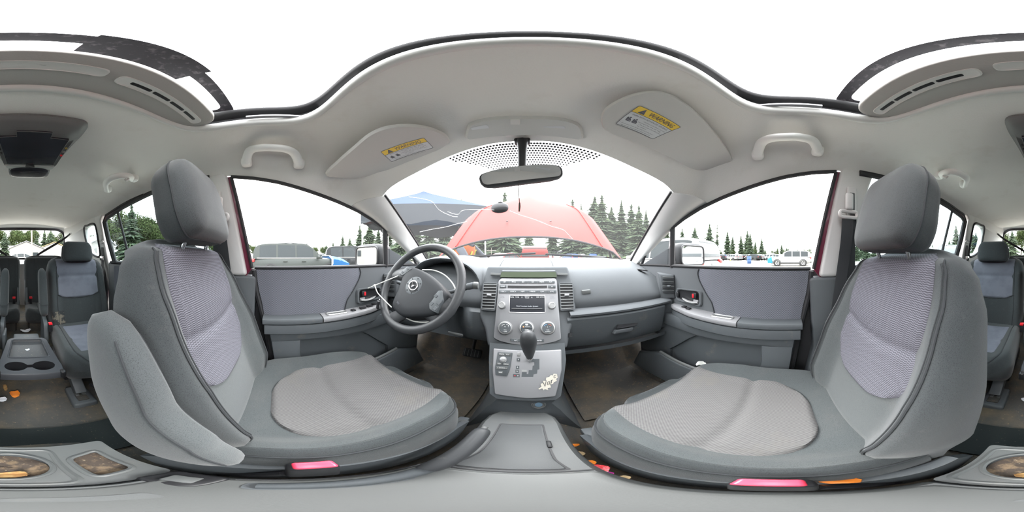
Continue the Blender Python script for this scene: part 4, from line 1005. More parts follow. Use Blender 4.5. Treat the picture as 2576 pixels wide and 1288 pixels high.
# ---------------------------------------------------------------- folding tray between the captain's chairs
tz = -.492
M_tray = mat('tray_plastic', (.050, .053, .060), .45, bump=(600, .12), spec=.35)
tray = thing('folding_tray', 'grey plastic folding tray with two cup holders between the second row seats', 'tray', (-.012, -.70, tz - .06))
Tc = lambda x, y, z=0.0: V(-.012 + x, y, tz + z)
out = rpoly([Tc(-.118, -.545), Tc(.118, -.545), Tc(.122, -.60), Tc(.105, -.86), Tc(.085, -.885), Tc(-.085, -.885), Tc(-.105, -.86), Tc(-.122, -.60)], .012)
c_ = Tc(0, -.72)
rec = rpoly([Tc(-.088, -.675, .006), Tc(.088, -.675, .006), Tc(.078, -.862, .006), Tc(-.078, -.862, .006)], .015)
hol = []
for a in [2 * pi * i / 64 for i in range(64)]:      # two round holders joined by a slot
    x, y = .097 * cos(a), .036 * sin(a); q = abs(x)
    yy = sqrt(max(0, .043 ** 2 - (q - .052) ** 2)) * .80 if q > .010 else .010
    hol.append(Tc(x, -.606 + math.copysign(max(yy, .0095 if q < .05 else .0004), sin(a) if abs(sin(a)) > 1e-9 else 1), .006))
ti = [c_ + (p - c_) * .975 + V(0, 0, .006) for p in out]
mk('tray_body', join(loft([[c_ + (p - c_) * .96 + V(0, 0, -.035) for p in out], [p + V(0, 0, -.028) for p in out], [p for p in out], ti], closed=True), holed(ti, [rec, hol])), M_tray, tray, 40)
mk('tray_well', pit(rec, .016, .95), mat('crumbed_tray', (.055, .058, .063), .5, var=[(150, (.32, .27, .18), .62, .70)]), tray, 40)
mk('cup_holder', pit(hol, .055, .93), M_blk, tray, 40)
mk('well_rim', tube([p + V(0, 0, .0) for p in rec], .0035, 6, closed=True), M_tray, tray)
for q in (-1, 1): mk('corner_cap', box(Tc(q * .112, -.553, -.010), (.022, .028, .042), .009, 3), M_blk, tray)
mk('tray_arm', box(Tc(0, -.93, -.03), (.15, .10, .04), .012), M_dark, tray)
mk('tray_hinge', box(Tc(.128, -.97, -.09), (.02, .12, .20), .009), M_dark, tray)
# ================================================================ steering wheel and what hangs on it
wc = V(-.359, .457, -.108); wt = R(31.7); wx, wy, wn = V(1, 0, 0), V(0, sin(wt), cos(wt)), V(0, -cos(wt), sin(wt))
wp = onplane(wc, wn)
sw = thing('steering_wheel', 'black leather steering wheel turned to the right with a silver winged emblem', 'steering wheel', wc)
RR = .1685
mk('rim', tube([wc + (wx * cos(a) + wy * sin(a)) * RR for a in [2 * pi * k / 72 for k in range(72)]], .0155, 14, closed=True, up=wn), M_leath, sw, 60)
cov = spline([wp(*q, .012) for q in [(1037, 672), (1067, 682), (1100, 705), (1124, 735), (1122, 752), (1112, 770), (1092, 792), (1052, 797), (1017, 797), (997, 785), (988, 765), (1001, 732), (1012, 702), (1020, 680)]], 64, closed=True)
cm = sum(cov, V(0, 0, 0)) / len(cov)
hub = mk('airbag_cover', loft([[p - wn * .045 for p in cov], [p - wn * .006 for p in cov], [cm + (p - cm) * .97 + wn * .004 for p in cov], [cm + (p - cm) * .88 + wn * .010 for p in cov], [cm + (p - cm) * .6 + wn * .013 for p in cov], [cm + (p - cm) * .05 + wn * .014 for p in cov]], closed=True, cap=True), mat('airbag_plastic', (.028, .030, .033), .6, bump=(700, .15), spec=.2), sw, 50)
ec = wp(1041, 719, .0235)
mk('emblem_disc', lathe([(.036, -.004), (.036, .001), (.034, .0028), (.020, .0018), (.0005, .0015)], ec, wn, 40), M_dark, hub, 50)
mk('disc_groove', tube([ec + (wx * cos(a) + wy * sin(a)) * .0365 - wn * .002 for a in [2 * pi * k / 48 for k in range(48)]], .0014, 6, closed=True), M_blk, hub)
for k in range(7):
    a = R(20 + 51.4 * k); mk('disc_notch', box(ec + (wx * cos(a) + wy * sin(a)) * .029 + wn * .0030, (.002, .002, .004)), M_blk, hub)
rot = R(-28); ex, ey = wx * cos(rot) + wy * sin(rot), wy * cos(rot) - wx * sin(rot)
em = mk('emblem', tube([ec + (ex * cos(a) * .0205 + ey * sin(a) * .0165) + wn * .0035 for a in [2 * pi * k / 40 for k in range(40)]], .0021, 8, closed=True), M_chr, hub)
for q in (-1, 1):
    mk('emblem_wing', tube(spline([ec + ex * q * x + ey * y + wn * .0042 for x, y in ((0, -.0075), (.0035, .0005), (.008, .0045), (.013, .0052), (.0195, .003))], 12), [.0034, .0034, .0033, .0032, .003, .0028, .0026, .0024, .0022, .002, .0018, .0014], 6), M_chr, em)
mk('airbag_mark', text('SRS', .010, frame(wp(1001, 762, .024), ex, ey)), M_prt, hub, 0); mk('airbag_mark', text('AIRBAG', .008, frame(wp(1000, 770, .022), ex, ey)), M_prt, hub, 0)
def spoke(pts, w, th=.011):
    return tube(spline(pts, 14), w, 10, flat=.5, up=wn)
mk('spoke', spoke([wp(1040, 690, .0), wp(1005, 690, -.002), wp(978, 694, -.002)], [.030] * 6 + [.028, .026, .024, .022, .021, .02, .02, .02]), M_leath, sw, 60)
mk('spoke', spoke([wp(1075, 755, .0), wp(1112, 772, -.002), wp(1136, 768, -.004)], [.032] * 6 + [.032, .032, .030, .028, .027, .026, .026, .026]), M_leath, sw, 60)
mk('spoke', spoke([wp(1030, 770, .0), wp(1003, 795, -.002), wp(985, 800, -.004)], [.028] * 6 + [.026, .026, .026, .026, .026, .024, .024, .024]), M_leath, sw, 60)
mk('spoke', spoke([wp(1060, 770, .0), wp(1092, 797, -.004), wp(1108, 806, -.006)], [.022] * 8 + [.021, .02, .02, .019, .018, .018]), M_leath, sw, 60)
for P in ([(1002, 688), (1012, 693), (1036, 676), (1024, 670)], [(1077, 765), (1080, 778), (1095, 787), (1114, 754), (1112, 730), (1103, 730), (1086, 746)]):
    pod = mk('button_pod', prism(rpoly([wp(x, y, .024) for x, y in P], .004), -wn * .03, .004, 2), M_dark, sw, 40)
    bl = [(1012, 684, .012, .008), (1025, 676, .012, .008)] if len(P) == 4 else [(1096, 744, .012, .011), (1085, 763, .012, .013), (1104, 761, .012, .014), (1094, 776, .011, .013)]
    for x, y, w, h in bl: mk('wheel_button', prism(rpoly([wp(x, y, .0255) + ex * a * w * .5 + ey * b * h * .5 for a, b in ((-1, -1), (1, -1), (1, 1), (-1, 1))], .002), -wn * .003, .0008, 1), M_dash, pod)
# column shroud and stalks
col = thing('steering_column', 'dark plastic steering column cover with control stalks', 'steering column', wc + V(0, .12, -.05))
mk('column_cover', loft([[wc - wn * d + (wx * cos(a) * rx + wy * sin(a) * ry) + V(0, 0, -.012) for a in [2 * pi * k / 28 for k in range(28)]] for d, rx, ry in ((.035, .03, .028), (.04, .052, .05), (.10, .062, .062), (.22, .070, .075))], closed=True, cap=True), M_dark, col, 50)
mk('stalk', tube(spline([wc - wn * .075 + wx * .05, wp(1165, 728, -.065), wp(1176, 722, -.06), wp(1192, 718, -.055)], 12), [.007] * 6 + [.008, .011, .012, .012, .012, .011], 10), M_dash, col, 50)
mk('stalk_tip', lathe([(.0125, 0), (.0130, .012), (.010, .017), (.0004, .018)], wp(1192, 718, -.055), wx, 18), M_con, col, 50)
mk('stalk', tube(spline([wc - wn * .075 - wx * .05, wc - wn * .06 - wx * .12 + wy * .01, wc - wn * .05 - wx * .165 + wy * .015], 10), .008, 10), M_dark, col, 50)
# white cable loop with the fob
cab = thing('white_cable', 'thin white cable looped through the steering wheel and tied off at its left', 'cable', wp(943, 718, .01))
M_cab = mat('white_cable_sheath', (.62, .62, .58), .5)
mk('cable', tube(spline([wp(926, 725, .03), wp(943, 718, .03), wp(975, 705, .026), wp(1002, 694, .012)], 20), .0022, 7), M_cab, cab)
mk('cable', tube(spline([wp(943, 718, .03), wp(949, 735, .034), wp(960, 748, .034), wp(985, 773, .022)], 20), .0020, 7), M_cab, cab)
mk('cable', tube(spline([wp(1062, 679, -.018), wp(1090, 680, -.03), wp(1117, 691, -.035), wp(1138, 712, -.035), wp(1148, 734, -.03)], 24), .0024, 7), M_cab, cab)
mk('cable', tube(spline([wp(1018, 798, -.002), wp(1040, 808, -.015), wp(1068, 811, -.015), wp(1090, 808, -.01)], 20), .0024, 7), M_cab, cab)
mk('tie_head', box(wp(943, 718, .03), (.009, .008, .009), .002), M_cab, cab)
fob = thing('key_fob', 'black key fob on a split ring hanging from the white cable', 'key fob', wp(951, 765, .03))
mk('fob_body', move(xf(box((0, 0, 0), (.013, .009, .036), .003, 3), Matrix.Rotation(R(12), 4, 'Y')), wp(951, 767, .034)), M_blk, fob)
mk('split_ring', tube([wp(957, 750, .034) + (wx * cos(a) + wy * sin(a)) * .007 for a in [2 * pi * k / 20 for k in range(20)]], .0009, 6, closed=True), M_chr, fob)
# pedals
pd = thing('brake_pedal', 'ribbed rubber brake pedal in the driver footwell', 'pedal', px(1188, 888, Y=.86))
pc = px(1188, 888, Y=.86)
mk('pedal_pad', move(xf(box((0, 0, 0), (.11, .018, .058), .008, 3), Matrix.Rotation(R(-35), 4, 'X')), pc), M_rub, pd)
for k in range(5): mk('pad_rib', move(xf(box((-.04 + .02 * k, -.011, 0), (.006, .006, .046), .002), Matrix.Rotation(R(-35), 4, 'X')), pc), M_con, pd)
mk('pedal_arm', tube([pc + V(0, .01, .02), pc + V(-.01, .10, .10), pc + V(-.01, .14, .20)], .010, 8), M_blk, pd)
# ================================================================ roof things
sr = thing('sunroof_glass', 'slid back sunroof glass with a dirty black border', 'sunroof', (0, -.33, .53))
gz = .512
gp = rpoly([V(-.39, -.103, gz), V(.39, -.103, gz), V(.39, -.56, gz), V(-.39, -.56, gz)], .03)
gi = rpoly([V(-.355, -.130, gz), V(.355, -.130, gz), V(.355, -.53, gz), V(-.355, -.53, gz)], .02)
mk('glass_pane', prism(gp, (0, 0, .005)), M_glass, sr, 0)
M_frit = mat('dirty_frit', (.045, .043, .05), .7, var=[(60, (.14, .13, .14), .55, .68), (300, (.55, .53, .52), .68, .74)])
mk('frit_border', loft([[p + V(0, 0, -.001) for p in gp], [p + V(0, 0, -.001) for p in gi], [p + V(0, 0, -.0025) for p in gi], [p + V(0, 0, -.0025) for p in gp]], closed=True), M_frit, sr, 20)
dp = [px(140, 73, Z=gz - .006), px(330, 92, Z=gz - .006), px(516, 164, Z=gz - .006), V(-.19, -.30, gz - .006), V(-.015, -.30, gz - .006)]
dp = [V(-.028, -.097, gz - .004), V(-.196, -.092, gz - .004), V(-.196, -.26, gz - .004), V(-.028, -.26, gz - .004)]
mk('dark_film', prism(dp, (0, 0, .002)), M_frit, sr, 0)
shd = thing('sliding_sunshade', 'grey cloth sunroof shade with slotted vents, mostly slid back', 'sunshade', (0, -.2, .43))
so = rpoly([V(-.356, -.137, 0), V(.356, -.137, 0), V(.356, -.30, 0), V(-.356, -.30, 0)], .05, 8); sc0 = V(0, -.22, 0)
M_shade = mat('shade_cloth', (.36, .355, .34), .9, bump=(260, .35), spec=.1)
mk('shade_panel', loft([[sc0 + (p - sc0) * .985 + V(0, 0, .452) for p in so], [p + V(0, 0, .446) for p in so], [p + V(0, 0, .436) for p in so], [sc0 + (p - sc0) * .985 + V(0, 0, .4305) for p in so], [sc0 + (p - sc0) * .955 + V(0, 0, .4285) for p in so], [sc0 + (p - sc0) * .05 + V(0, 0, .4285) for p in so]], closed=True, cap=True), M_shade, shd, 50)
zz = .4283
for s in (-1, 1):
    o_ = rpoly([V(s * a, b, zz) for a, b in ((.10, -.171), (.33, -.171), (.33, -.199), (.10, -.199))], .013)
    vf_ = mk('vent_frame', loft([o_, [p + V(0, 0, -.003) for p in o_]] + [[sum(o_, V(0, 0, 0)) / len(o_) + (p - sum(o_, V(0, 0, 0)) / len(o_)) * k + V(0, 0, -dz) for p in o_] for k, dz in ((.975, .004), (.93, .002), (.05, .0015))], closed=True, cap=True), M_light, shd, 40)
    for k in range(4): mk('vent_slot', prism(rpoly([V(s * (.125 + .048 * k), -.181, zz - .0023), V(s * (.168 + .048 * k), -.181, zz - .0023), V(s * (.168 + .048 * k), -.189, zz - .0023), V(s * (.125 + .048 * k), -.189, zz - .0023)], .003), (0, 0, .0008)), M_blk, vf_, 0)
pull = rpoly([V(-.082, -.166, zz), V(.082, -.166, zz), V(.082, -.192, zz), V(-.082, -.192, zz)], .012)
pm = sum(pull, V(0, 0, 0)) / len(pull)
mk('pull_grip', loft([pull, [p + V(0, 0, -.003) for p in pull], [pm + (p - pm) * .96 + V(0, 0, -.004) for p in pull], [pm + (p - pm) * .86 + V(0, 0, -.001) for p in pull], [pm + (p - pm) * .05 + V(0, 0, .0) for p in pull]], closed=True, cap=True), M_light, shd, 40)
# flip-down screen
dv_ = thing('overhead_screen', 'dark flip-down video screen unit on the ceiling with a pale lamp strip', 'screen', (-.012, -.52, .40))
D = lambda x, y, z: V(-.012 + x, y, z)
dout = rpoly([D(-.128, -.352, .418), D(.128, -.352, .418), D(.132, -.42, .418), D(.108, -.62, .418), D(.06, -.71, .418), D(-.06, -.71, .418), D(-.108, -.62, .418), D(-.132, -.42, .418)], [.05, .05, .03, .04, .04, .04, .04, .03], 6)
dc = D(0, -.53, 0)
mk('surround', loft([[p + V(0, 0, .004) for p in dout], [p + V(0, 0, -.006) for p in dout], [V(dc.x + (p.x - dc.x) * .94, dc.y + (p.y - dc.y) * .96, .405) for p in dout], [V(dc.x + (p.x - dc.x) * .86, dc.y + (p.y - dc.y) * .91, .397 - .022 * sm(-.40, -.55, p.y)) for p in dout], [V(dc.x + (p.x - dc.x) * .05, dc.y + (p.y - dc.y) * .05, .386) for p in dout]], closed=True, cap=True), mat('screen_surround', (.13, .13, .13), .5, bump=(500, .1)), dv_, 40)
sl_ = lambda y: .397 - .0255 * sm(-.38, -.58, y)
scp = [D(-.096, -.43, .3885), D(-.045, -.43, .3885), D(-.045, -.405, .390), D(.045, -.405, .390), D(.045, -.43, .3885), D(.096, -.43, .3885), D(.083, -.575, .371), D(-.083, -.575, .371)]
mk('screen_flap', prism([p + V(0, 0, -.0035) for p in scp], (0, 0, .012), .0015), M_lcd, dv_, 30)
mk('flap_gap', tube([p + V(0, 0, -.002) for p in scp], .0016, 6, closed=True), M_con, dv_)
mk('lamp_lens', prism(rpoly([D(-.092, -.592, .3675), D(.092, -.592, .3675), D(.086, -.618, .3665), D(-.086, -.618, .3665)], .006), (0, 0, .010), .003), mat('lamp_lens', (.42, .44, .42), .3), dv_, 40)
mk('latch', prism(rpoly([D(-.012, -.577, .3655), D(.012, -.577, .3655), D(.018, -.603, .3645), D(-.018, -.603, .3645)], .003), (0, 0, .008), .002), M_blk, dv_, 40)
mk('rear_pod', move(sup((0, 0, 0), (.082, .050, .012), .6, 28, 12), D(0, -.655, .372)), M_lcd, dv_, 60)
for k in range(5): mk('pod_slot', box(D(0, -.640 - .008 * k, .3603 + .0006 * k), (.075, .003, .0012)), M_blk, dv_)
mk('pod_window', box(D(0, -.694, .370), (.085, .012, .014), .003), M_blk, dv_)
for sx in (-1, 1):
    for k, m_ in enumerate((mat('gold_jack', (.6, .42, .12), .3, metal=.8), M_sil2, M_redb)):
        y = -.47 - .020 * k; x = sx * lerp(.100, .095, k / 2)
        if sx < 0: mk('jack', lathe([(.0042, 0), (.0042, .003), (.0022, .003), (.0022, .001), (.0004, .001)], D(x, y, sl_(y) - .004), (0, 0, -1), 16), m_, dv_)
        else: mk('menu_button', box(D(x, y, sl_(y) - .004), (.007, .011, .004), .0015), M_blk, dv_)
# grab handles
M_handle = mat('grab_handle_plastic', (.74, .74, .72), .5)
def grab(s, pts, label, hook):
    pts = [Vector(p) for p in pts]; c = sum(pts, V(0, 0, 0)) / len(pts)
    h = thing('grab_handle', label, 'grab handle', c)
    P = spline(pts, 30)
    up_ = V(-s * .75, 0, -.65).normalized()
    mk('grip', tube(P, [.0155 + .002 * abs(2 * k / 29 - 1) ** 3 for k in range(30)], 12, flat=.62, up=up_), M_handle, h, 60)
    for p in (P[0], P[-1]): mk('foot', sup(p - up_ * .012, (.019, .020, .020), .6, 16, 10), M_handle, h, 60)
    rc_ = [p - up_ * .016 for p in P[3:-3]]
    if hook: mk('coat_hook', tube(spline([P[22] + V(s * .004, 0, -.012), P[22] + V(-s * .008, 0, -.026), P[22] + V(-s * .018, 0, -.020)], 8), .005, 8), M_light, h)
GH = [(619, 409), (628, 380), (655, 372), (690, 372), (722, 376), (742, 388), (753, 413)]
g1 = [px(x, y, X=-q) for (x, y), q in zip(GH, (.540, .500, .470, .465, .470, .497, .535))]
grab(-1, g1, 'light grey grab handle above the driver window', False)
grab(1, [px(x, y, X=q) for (x, y), q in zip([(2058, 380), (2045, 355), (2010, 345), (1975, 345), (1940, 348), (1915, 360), (1905, 390)], (.532, .487, .447, .438, .447, .487, .535))], 'light grey grab handle above the passenger window', False)
grab(-1, [px(x, y, Z=z) for x, y, z in [(268, 478, .372), (266, 462, .358), (280, 448, .355), (305, 442, .357), (325, 444, .363), (333, 450, .380)]], 'light grey grab handle with a hook above the driver side rear door', True)
grab(1, [px(x, y, Z=z) for x, y, z in [(2428, 466, .372), (2432, 450, .358), (2415, 437, .357), (2390, 432, .358), (2372, 437, .364), (2367, 443, .380)]], 'light grey grab handle with a hook above the passenger side rear door', True)
# sun visors with warning labels
def plane3(a, b, c):
    n = (b - a).cross(c - a).normalized()
    if n.z > 0: n = -n
    return onplane(a, n), n
def visor(poly, lab_, pl, n, label, strip):
    pts = spline([pl(x, y, 0) for x, y in poly], 60, closed=True); c = sum(pts, V(0, 0, 0)) / len(pts)
    v_ = thing('sun_visor', label, 'sun visor', c)
    mk('visor_board', loft([[c + (p - c) * .97 - n * .016 for p in pts], [p - n * .012 for p in pts], [p - n * .004 for p in pts], [c + (p - c) * .985 for p in pts], [c + (p - c) * .9 + n * .001 for p in pts], [c + (p - c) * .05 + n * .001 for p in pts]], closed=True, cap=True), M_light if 0 else mat('visor_cloth', (.50, .495, .48), .9, bump=(350, .25), spec=.1), v_, 50)
    L = [pl(x, y, .0016) for x, y in lab_]          # tl, tr, br, bl as read
    lb = mk('warning_label', prism(rpoly(L, .004), -n * .0008), mat('label_white', (.55, .57, .58), .6), v_, 0)
    f = strip; tl, tr, br, bl = L
    Y = [tl + n * .0003, tr + n * .0003, tr.lerp(br, f) + n * .0003, tl.lerp(bl, f) + n * .0003]
    mk('yellow_band', prism(rpoly(Y, .003), -n * .0003), M_yel, lb, 0)
    mk('label_border', tube(rpoly([p + n * .0004 for p in L], .004), .0006, 4, closed=True), M_prt, lb)
    mk('band_line', tube([Y[3] + n * .0003, Y[2] + n * .0003], .0006, 4), M_prt, lb)
    W_, H_ = (tr - tl).length, (bl - tl).length; dx, dy = (tr - tl).normalized(), (tl - bl).normalized()
    at_ = lambda u, v: tl.lerp(tr, u).lerp(bl.lerp(br, u), v) + n * .0006
    def put(s_, u, v, size, wid=None, sh=0): mk('label_print', text(s_, size, frame(at_(u, v), dx, dy), wid=wid, shear=sh), M_prt, lb, 0)
    put('WARNING', .60, f * .52, H_ * f * .85, W_ * .60, .12)
    mk('warning_triangle', prism([at_(.10, f * .88), at_(.24, f * .88), at_(.17, f * .12)], -n * .0002), M_prt, lb, 0)
    put('!', .17, f * .58, H_ * f * .55)
    for k_ in (-1,): mk('triangle_mark', box(at_(.17, f * .60) + n * .0004, (.0012, .0012, .0004)), M_yel, lb)
    put('EVEN WITH ADVANCED AIR BAGS', .5, f + .09, H_ * .085, W_ * .82)
    for k_, (s_, u, v) in enumerate((('\u2022 Children can be killed or seriously', .66, f + .20), ('injured by the air bag', .60, f + .285), ('\u2022 The back seat is the safest place', .66, f + .37), ('for children', .50, f + .455))): put(s_, u, v, H_ * .06, W_ * (.56 if k_ != 3 else .22))
    for k_, s_ in enumerate(('\u2022 Never put a rear-facing child seat in the front', '\u2022 Always use seat belts and child restraints', '\u2022 See owner\'s manual for more information about air bags')): put(s_, .45, f + .545 + .085 * k_, H_ * .058, W_ * (.78, .72, .82)[k_])
    # pictogram: two seated figures
    for q, u in enumerate((.08, .22)):
        b0_ = at_(u, f + .42)
        S_ = H_ * .16
        mk('pictogram', join(prism([b0_, b0_ + dx * S_ * .9, b0_ + dx * S_ * .9 + dy * S_ * .22, b0_ + dx * S_ * .22 + dy * S_ * .22, b0_ + dx * S_ * .0 + dy * S_ * 1.1, b0_ - dx * S_ * .2 + dy * S_ * 1.1], -n * .0002), prism([b0_ + dx * S_ * .25 + dy * S_ * .3, b0_ + dx * S_ * .85 + dy * S_ * .3, b0_ + dx * S_ * .8 + dy * S_ * .5, b0_ + dx * S_ * .45 + dy * S_ * .9, b0_ + dx * S_ * .1 + dy * S_ * .9], -n * .0002), lathe([(S_ * .18, 0), (S_ * .18, .0002)], b0_ + dx * S_ * .3 + dy * S_ * 1.15, n, 14)), M_prt, lb, 0)
plp, npp = plane3(V(.22, .19, .398), V(.54, .19, .366), V(.30, .385, .352))
visor([(1515, 285), (1560, 252), (1610, 235), (1650, 231), (1690, 241), (1735, 270), (1778, 312), (1815, 357), (1841, 398), (1838, 412), (1812, 423), (1775, 430), (1740, 425), (1700, 404), (1640, 375), (1570, 350), (1520, 325)], [(1609, 266), (1713, 320), (1642, 350), (1549, 311)], plp, npp, 'light grey sun visor with a yellow warning label on the passenger side', .30)
pld, npd = plane3(px(820, 442, X=-.53), px(1020, 318, Z=.362), px(1015, 413, Y=.405))
visor([(820, 441), (850, 410), (890, 375), (930, 342), (975, 323), (1030, 318), (1085, 326), (1125, 345), (1128, 362), (1085, 388), (1040, 410), (1000, 428), (950, 442), (890, 448), (845, 447)], [(958, 382), (1066, 347), (1090, 372), (985, 407)], pld, npd, 'light grey sun visor with a yellow warning label on the driver side, tilted down', .34)
# overhead console with map lamps
oc = thing('overhead_console', 'grey overhead console with two map lamps above the mirror', 'console', (0, .40, .40))
op = [px(1168, 352, Z=.392), px(1178, 312, Z=.404), px(1225, 300, Z=.408), px(1322, 296, Z=.409), px(1420, 300, Z=.408), px(1462, 314, Z=.404), px(1470, 352, Z=.392)]
op = rpoly(op, .02)
om = sum(op, V(0, 0, 0)) / len(op)
M_ocn = mat('grey_overhead_plastic', (.50, .50, .49), .6)
mk('console_cover', loft([[p + V(0, 0, .012) for p in op], [p + V(0, 0, .002) for p in op], [om + (p - om) * .96 + V(0, 0, -.006) for p in op], [om + (p - om) * .05 + V(0, 0, -.006) for p in op]], closed=True, cap=True), M_ocn, oc, 50)
for P in ([(1184, 322), (1226, 314), (1242, 343), (1196, 345)], [(1366, 318), (1420, 318), (1424, 330), (1364, 343)]):
    mk('map_lamp', prism(rpoly([px(x, y, Z=.394) for x, y in P], .006), (0, 0, .006), .001), mat('lamp_cover', (.55, .56, .58), .25), oc, 30)
for P in ([(1284, 318), (1308, 318), (1308, 302), (1284, 302)], [(1272, 345), (1322, 345), (1320, 322), (1274, 322)]):
    mk('console_switch', prism(rpoly([px(x, y, Z=.396) for x, y in P], .003), (0, 0, .006), .001), M_light, oc, 30)
# rear view mirror
mc = px(1312, 437, H=.455)
rv = thing('interior_mirror', 'dark rear view mirror on a black stem under the roof edge', 'mirror', mc)
Mr = Matrix.Translation(mc) @ Matrix.Rotation(R(6), 4, 'Z') @ Matrix.Rotation(R(8.5), 4, 'Y').inverted() @ Matrix.Rotation(R(-14), 4, 'X')
def mprof(y, k=1.0):
    p = rpoly([V(-.118, y, -.030), V(-.123, y, .020), V(-.07, y, .031), V(.07, y, .034), V(.123, y, .026), V(.118, y, -.024), V(.05, y, -.031), V(-.05, y, -.034)], [.02, .02, .05, .05, .02, .02, .05, .05], 5)
    return [V(q.x * k, q.y, q.z * k) for q in p]
mk('housing', xf(loft([mprof(.030, .55), mprof(.026, .8), mprof(.012, .97), mprof(.0, 1.0), mprof(-.004, .985), mprof(-.004, .93)], closed=True, cap=True), Mr), M_rub, rv, 50)
mk('mirror_glass', xf(prism(mprof(-.0048, .94), (0, .003, 0)), Mr), M_mirr, rv, 0)
mk('stem', tube([px(1314, 352, Y=.452), px(1314, 380, Y=.458), mc + V(0, .02, .02)], [.016, .013, .012], 12), M_blk, rv)
mk('stem_foot', box(px(1314, 356, Y=.462), (.046, .03, .016), .005), M_blk, rv)
ch = thing('hanging_charm', 'thin beaded cord hanging down from the rear view mirror', 'charm', mc)
mk('cord', tube([mc + V(-.008, -.004, -.025), px(1306, 500, H=.45), px(1307, 512, H=.45)], .0012, 6), M_bark, ch)
mk('bead_string', tube([px(1307, 510, H=.45), px(1307, 520, H=.45), px(1306, 532, H=.45)], [.0022, .003, .002], 8), M_bark, ch)
su = thing('suction_mount', 'round black suction mount stuck on the windshield above the wheel', 'phone mount', px(1257, 523, H=.86))
mk('suction_cup', sup(px(1257, 523, H=.80), (.044, .018, .027), .85, 24, 12), M_rub, su, 60)
mk('mount_stub', tube([px(1259, 513, H=.80), px(1259, 500, H=.82)], [.016, .006], 10), M_blk, su)
# chalk lettering on the top of the windshield
wl = thing('windshield_marking', 'pale chalk lettering along the top edge of the windshield by the driver', 'lettering', onglass([(1020, 445)])[0])
LT = [('A', 958, 463), ('V', 972, 455), ('L', 990, 446), ('N', 1004, 438), ('I', 1017, 431), ('O', 1031, 424), ('I', 1044, 416), ('O', 1060, 410)]
for a_, x, y in LT:
    o_, a2, b2 = onglass([(x, y), (x + 10, y - 5), (x - 4, y - 9)])
    mk('letter', text(a_, .040, frame(o_ + V(0, -.004, -.004), a2 - o_, b2 - o_), wid=.012 if a_ == 'I' else .024), M_wht, wl, 0)
# ================================================================ seat belts
def ribbon(name, pts, w, parent, wd=(0, 1, 0)):
    P = spline(pts, 24); wd = Vector(wd).normalized(); rows = [[p - wd * w / 2, p + wd * w / 2] for p in P]
    return mk(name, solid(rows, .0016), M_belt, parent, 60)
for s, who in ((-1, 'driver'), (1, 'passenger')):
    b = thing('seat_belt', 'dark front seat belt hanging down the pillar on the %s side' % who, 'seat belt', (s * .63, -.24, -.2))
    t0 = V(s * .592, -.222, .165)
    mk('guide_loop', tube(rpoly([t0 + V(0, -.034, .006), t0 + V(0, .034, .006), t0 + V(0, .034, -.018), t0 + V(0, -.034, -.018)], .012), .0075, 8, closed=True), M_light, b)
    mk('guide_cap', box(t0 + V(-s * .006, 0, .045), (.018, .03, .07), .008, 3), M_light, b)
    ribbon('webbing', [t0 + V(0, .004, -.012), t0 + V(s * .006, .006, -.10), V(s * .625, -.205, -.08), V(s * .632, -.17, -.35), V(s * .633, -.13, -.68)], .046, b, (0, 1, .1))
    ribbon('webbing', [t0 + V(s * .004, -.01, -.012), V(s * .622, -.238, .0), V(s * .638, -.245, -.086)], .046, b, (0, 1, 0))
    r = thing('seat_belt', 'dark third row seat belt across the rear window on the %s side' % who, 'seat belt', (s * .5, -2.0, .1))
    ribbon('webbing', [V(s * .60, -1.93, .285), V(s * .50, -1.98, .20), V(s * .22, -2.0, .03), V(s * .16, -2.0, -.02)], .042, r, (.3 * s, 0, .8))
    mk('guide_slot', sup(V(s * .61, -1.92, .292), (.02, .035, .03), .7, 14, 8), M_light, r)
    c = thing('seat_belt', 'dark second row seat belt on the rear pillar on the %s side' % who, 'seat belt', (s * .63, -1.2, .1))
    mk('guide_loop', sup(V(s * .640, -1.20, .155), (.02, .028, .034), .6, 14, 8), M_light, c)
    mk('guide_ring', tube([V(s * .632, -1.20, .118) + V(0, cos(a) * .030, sin(a) * .014) for a in [2 * pi * k / 18 for k in range(18)]], .006, 6, closed=True), M_light, c)
    ribbon('webbing', [V(s * .636, -1.20, .11), V(s * .638, -1.195, .02), V(s * .636, -1.19, -.30)], .04, c)
    mk('buckle_tongue', box(V(s * .630, -1.195, -.02), (.012, .05, .035), .004), M_chr, c)
# ================================================================ floor console between the front seats
fc = thing('floor_console', 'grey plastic floor console between the front seats with a flat lid', 'console', (0, .1, -.79))
cz = -.60
def crow(y, hw, z, drop=.20): return [V(-hw - .012, y, z - drop), V(-hw - .004, y, z - .03), V(-hw, y, z - .008), V(-hw + .008, y, z), V(0, y, z + .001), V(hw - .008, y, z), V(hw, y, z - .008), V(hw + .004, y, z - .03), V(hw + .012, y, z - drop)]
mk('console_body', loft([crow(.44, .06, cz - .02), crow(.40, .082, cz - .008), crow(.36, .088, cz), crow(.15, .092, cz), crow(.0, .098, cz + .004), crow(-.085, .10, cz + .002), crow(-.095, .10, cz - .030), crow(-.26, .112, cz - .045), crow(-.27, .11, cz - .07)], cap=True), M_con, fc, 40)
lid = rpoly([V(-.043, .352, cz + .004), V(.048, .352, cz + .004), V(.052, .20, cz + .004), V(.060, .158, cz + .004), V(-.060, .158, cz + .004), V(-.047, .22, cz + .004)], .006)
mk('lid_gap', prism([V(p.x * 1.07, p.y + (.004 if p.y > .25 else -.004), cz + .0015) for p in lid], (0, 0, -.003)), M_blk, fc, 0)
mk('lid', prism(lid, (0, 0, -.008), .003), mat('dark_lid', (.074, .078, .080), .5, bump=(500, .2)), fc, 40)
mk('lid_catch', box(V(.053, .262, cz + .004), (.008, .030, .008), .003), M_blk, fc)
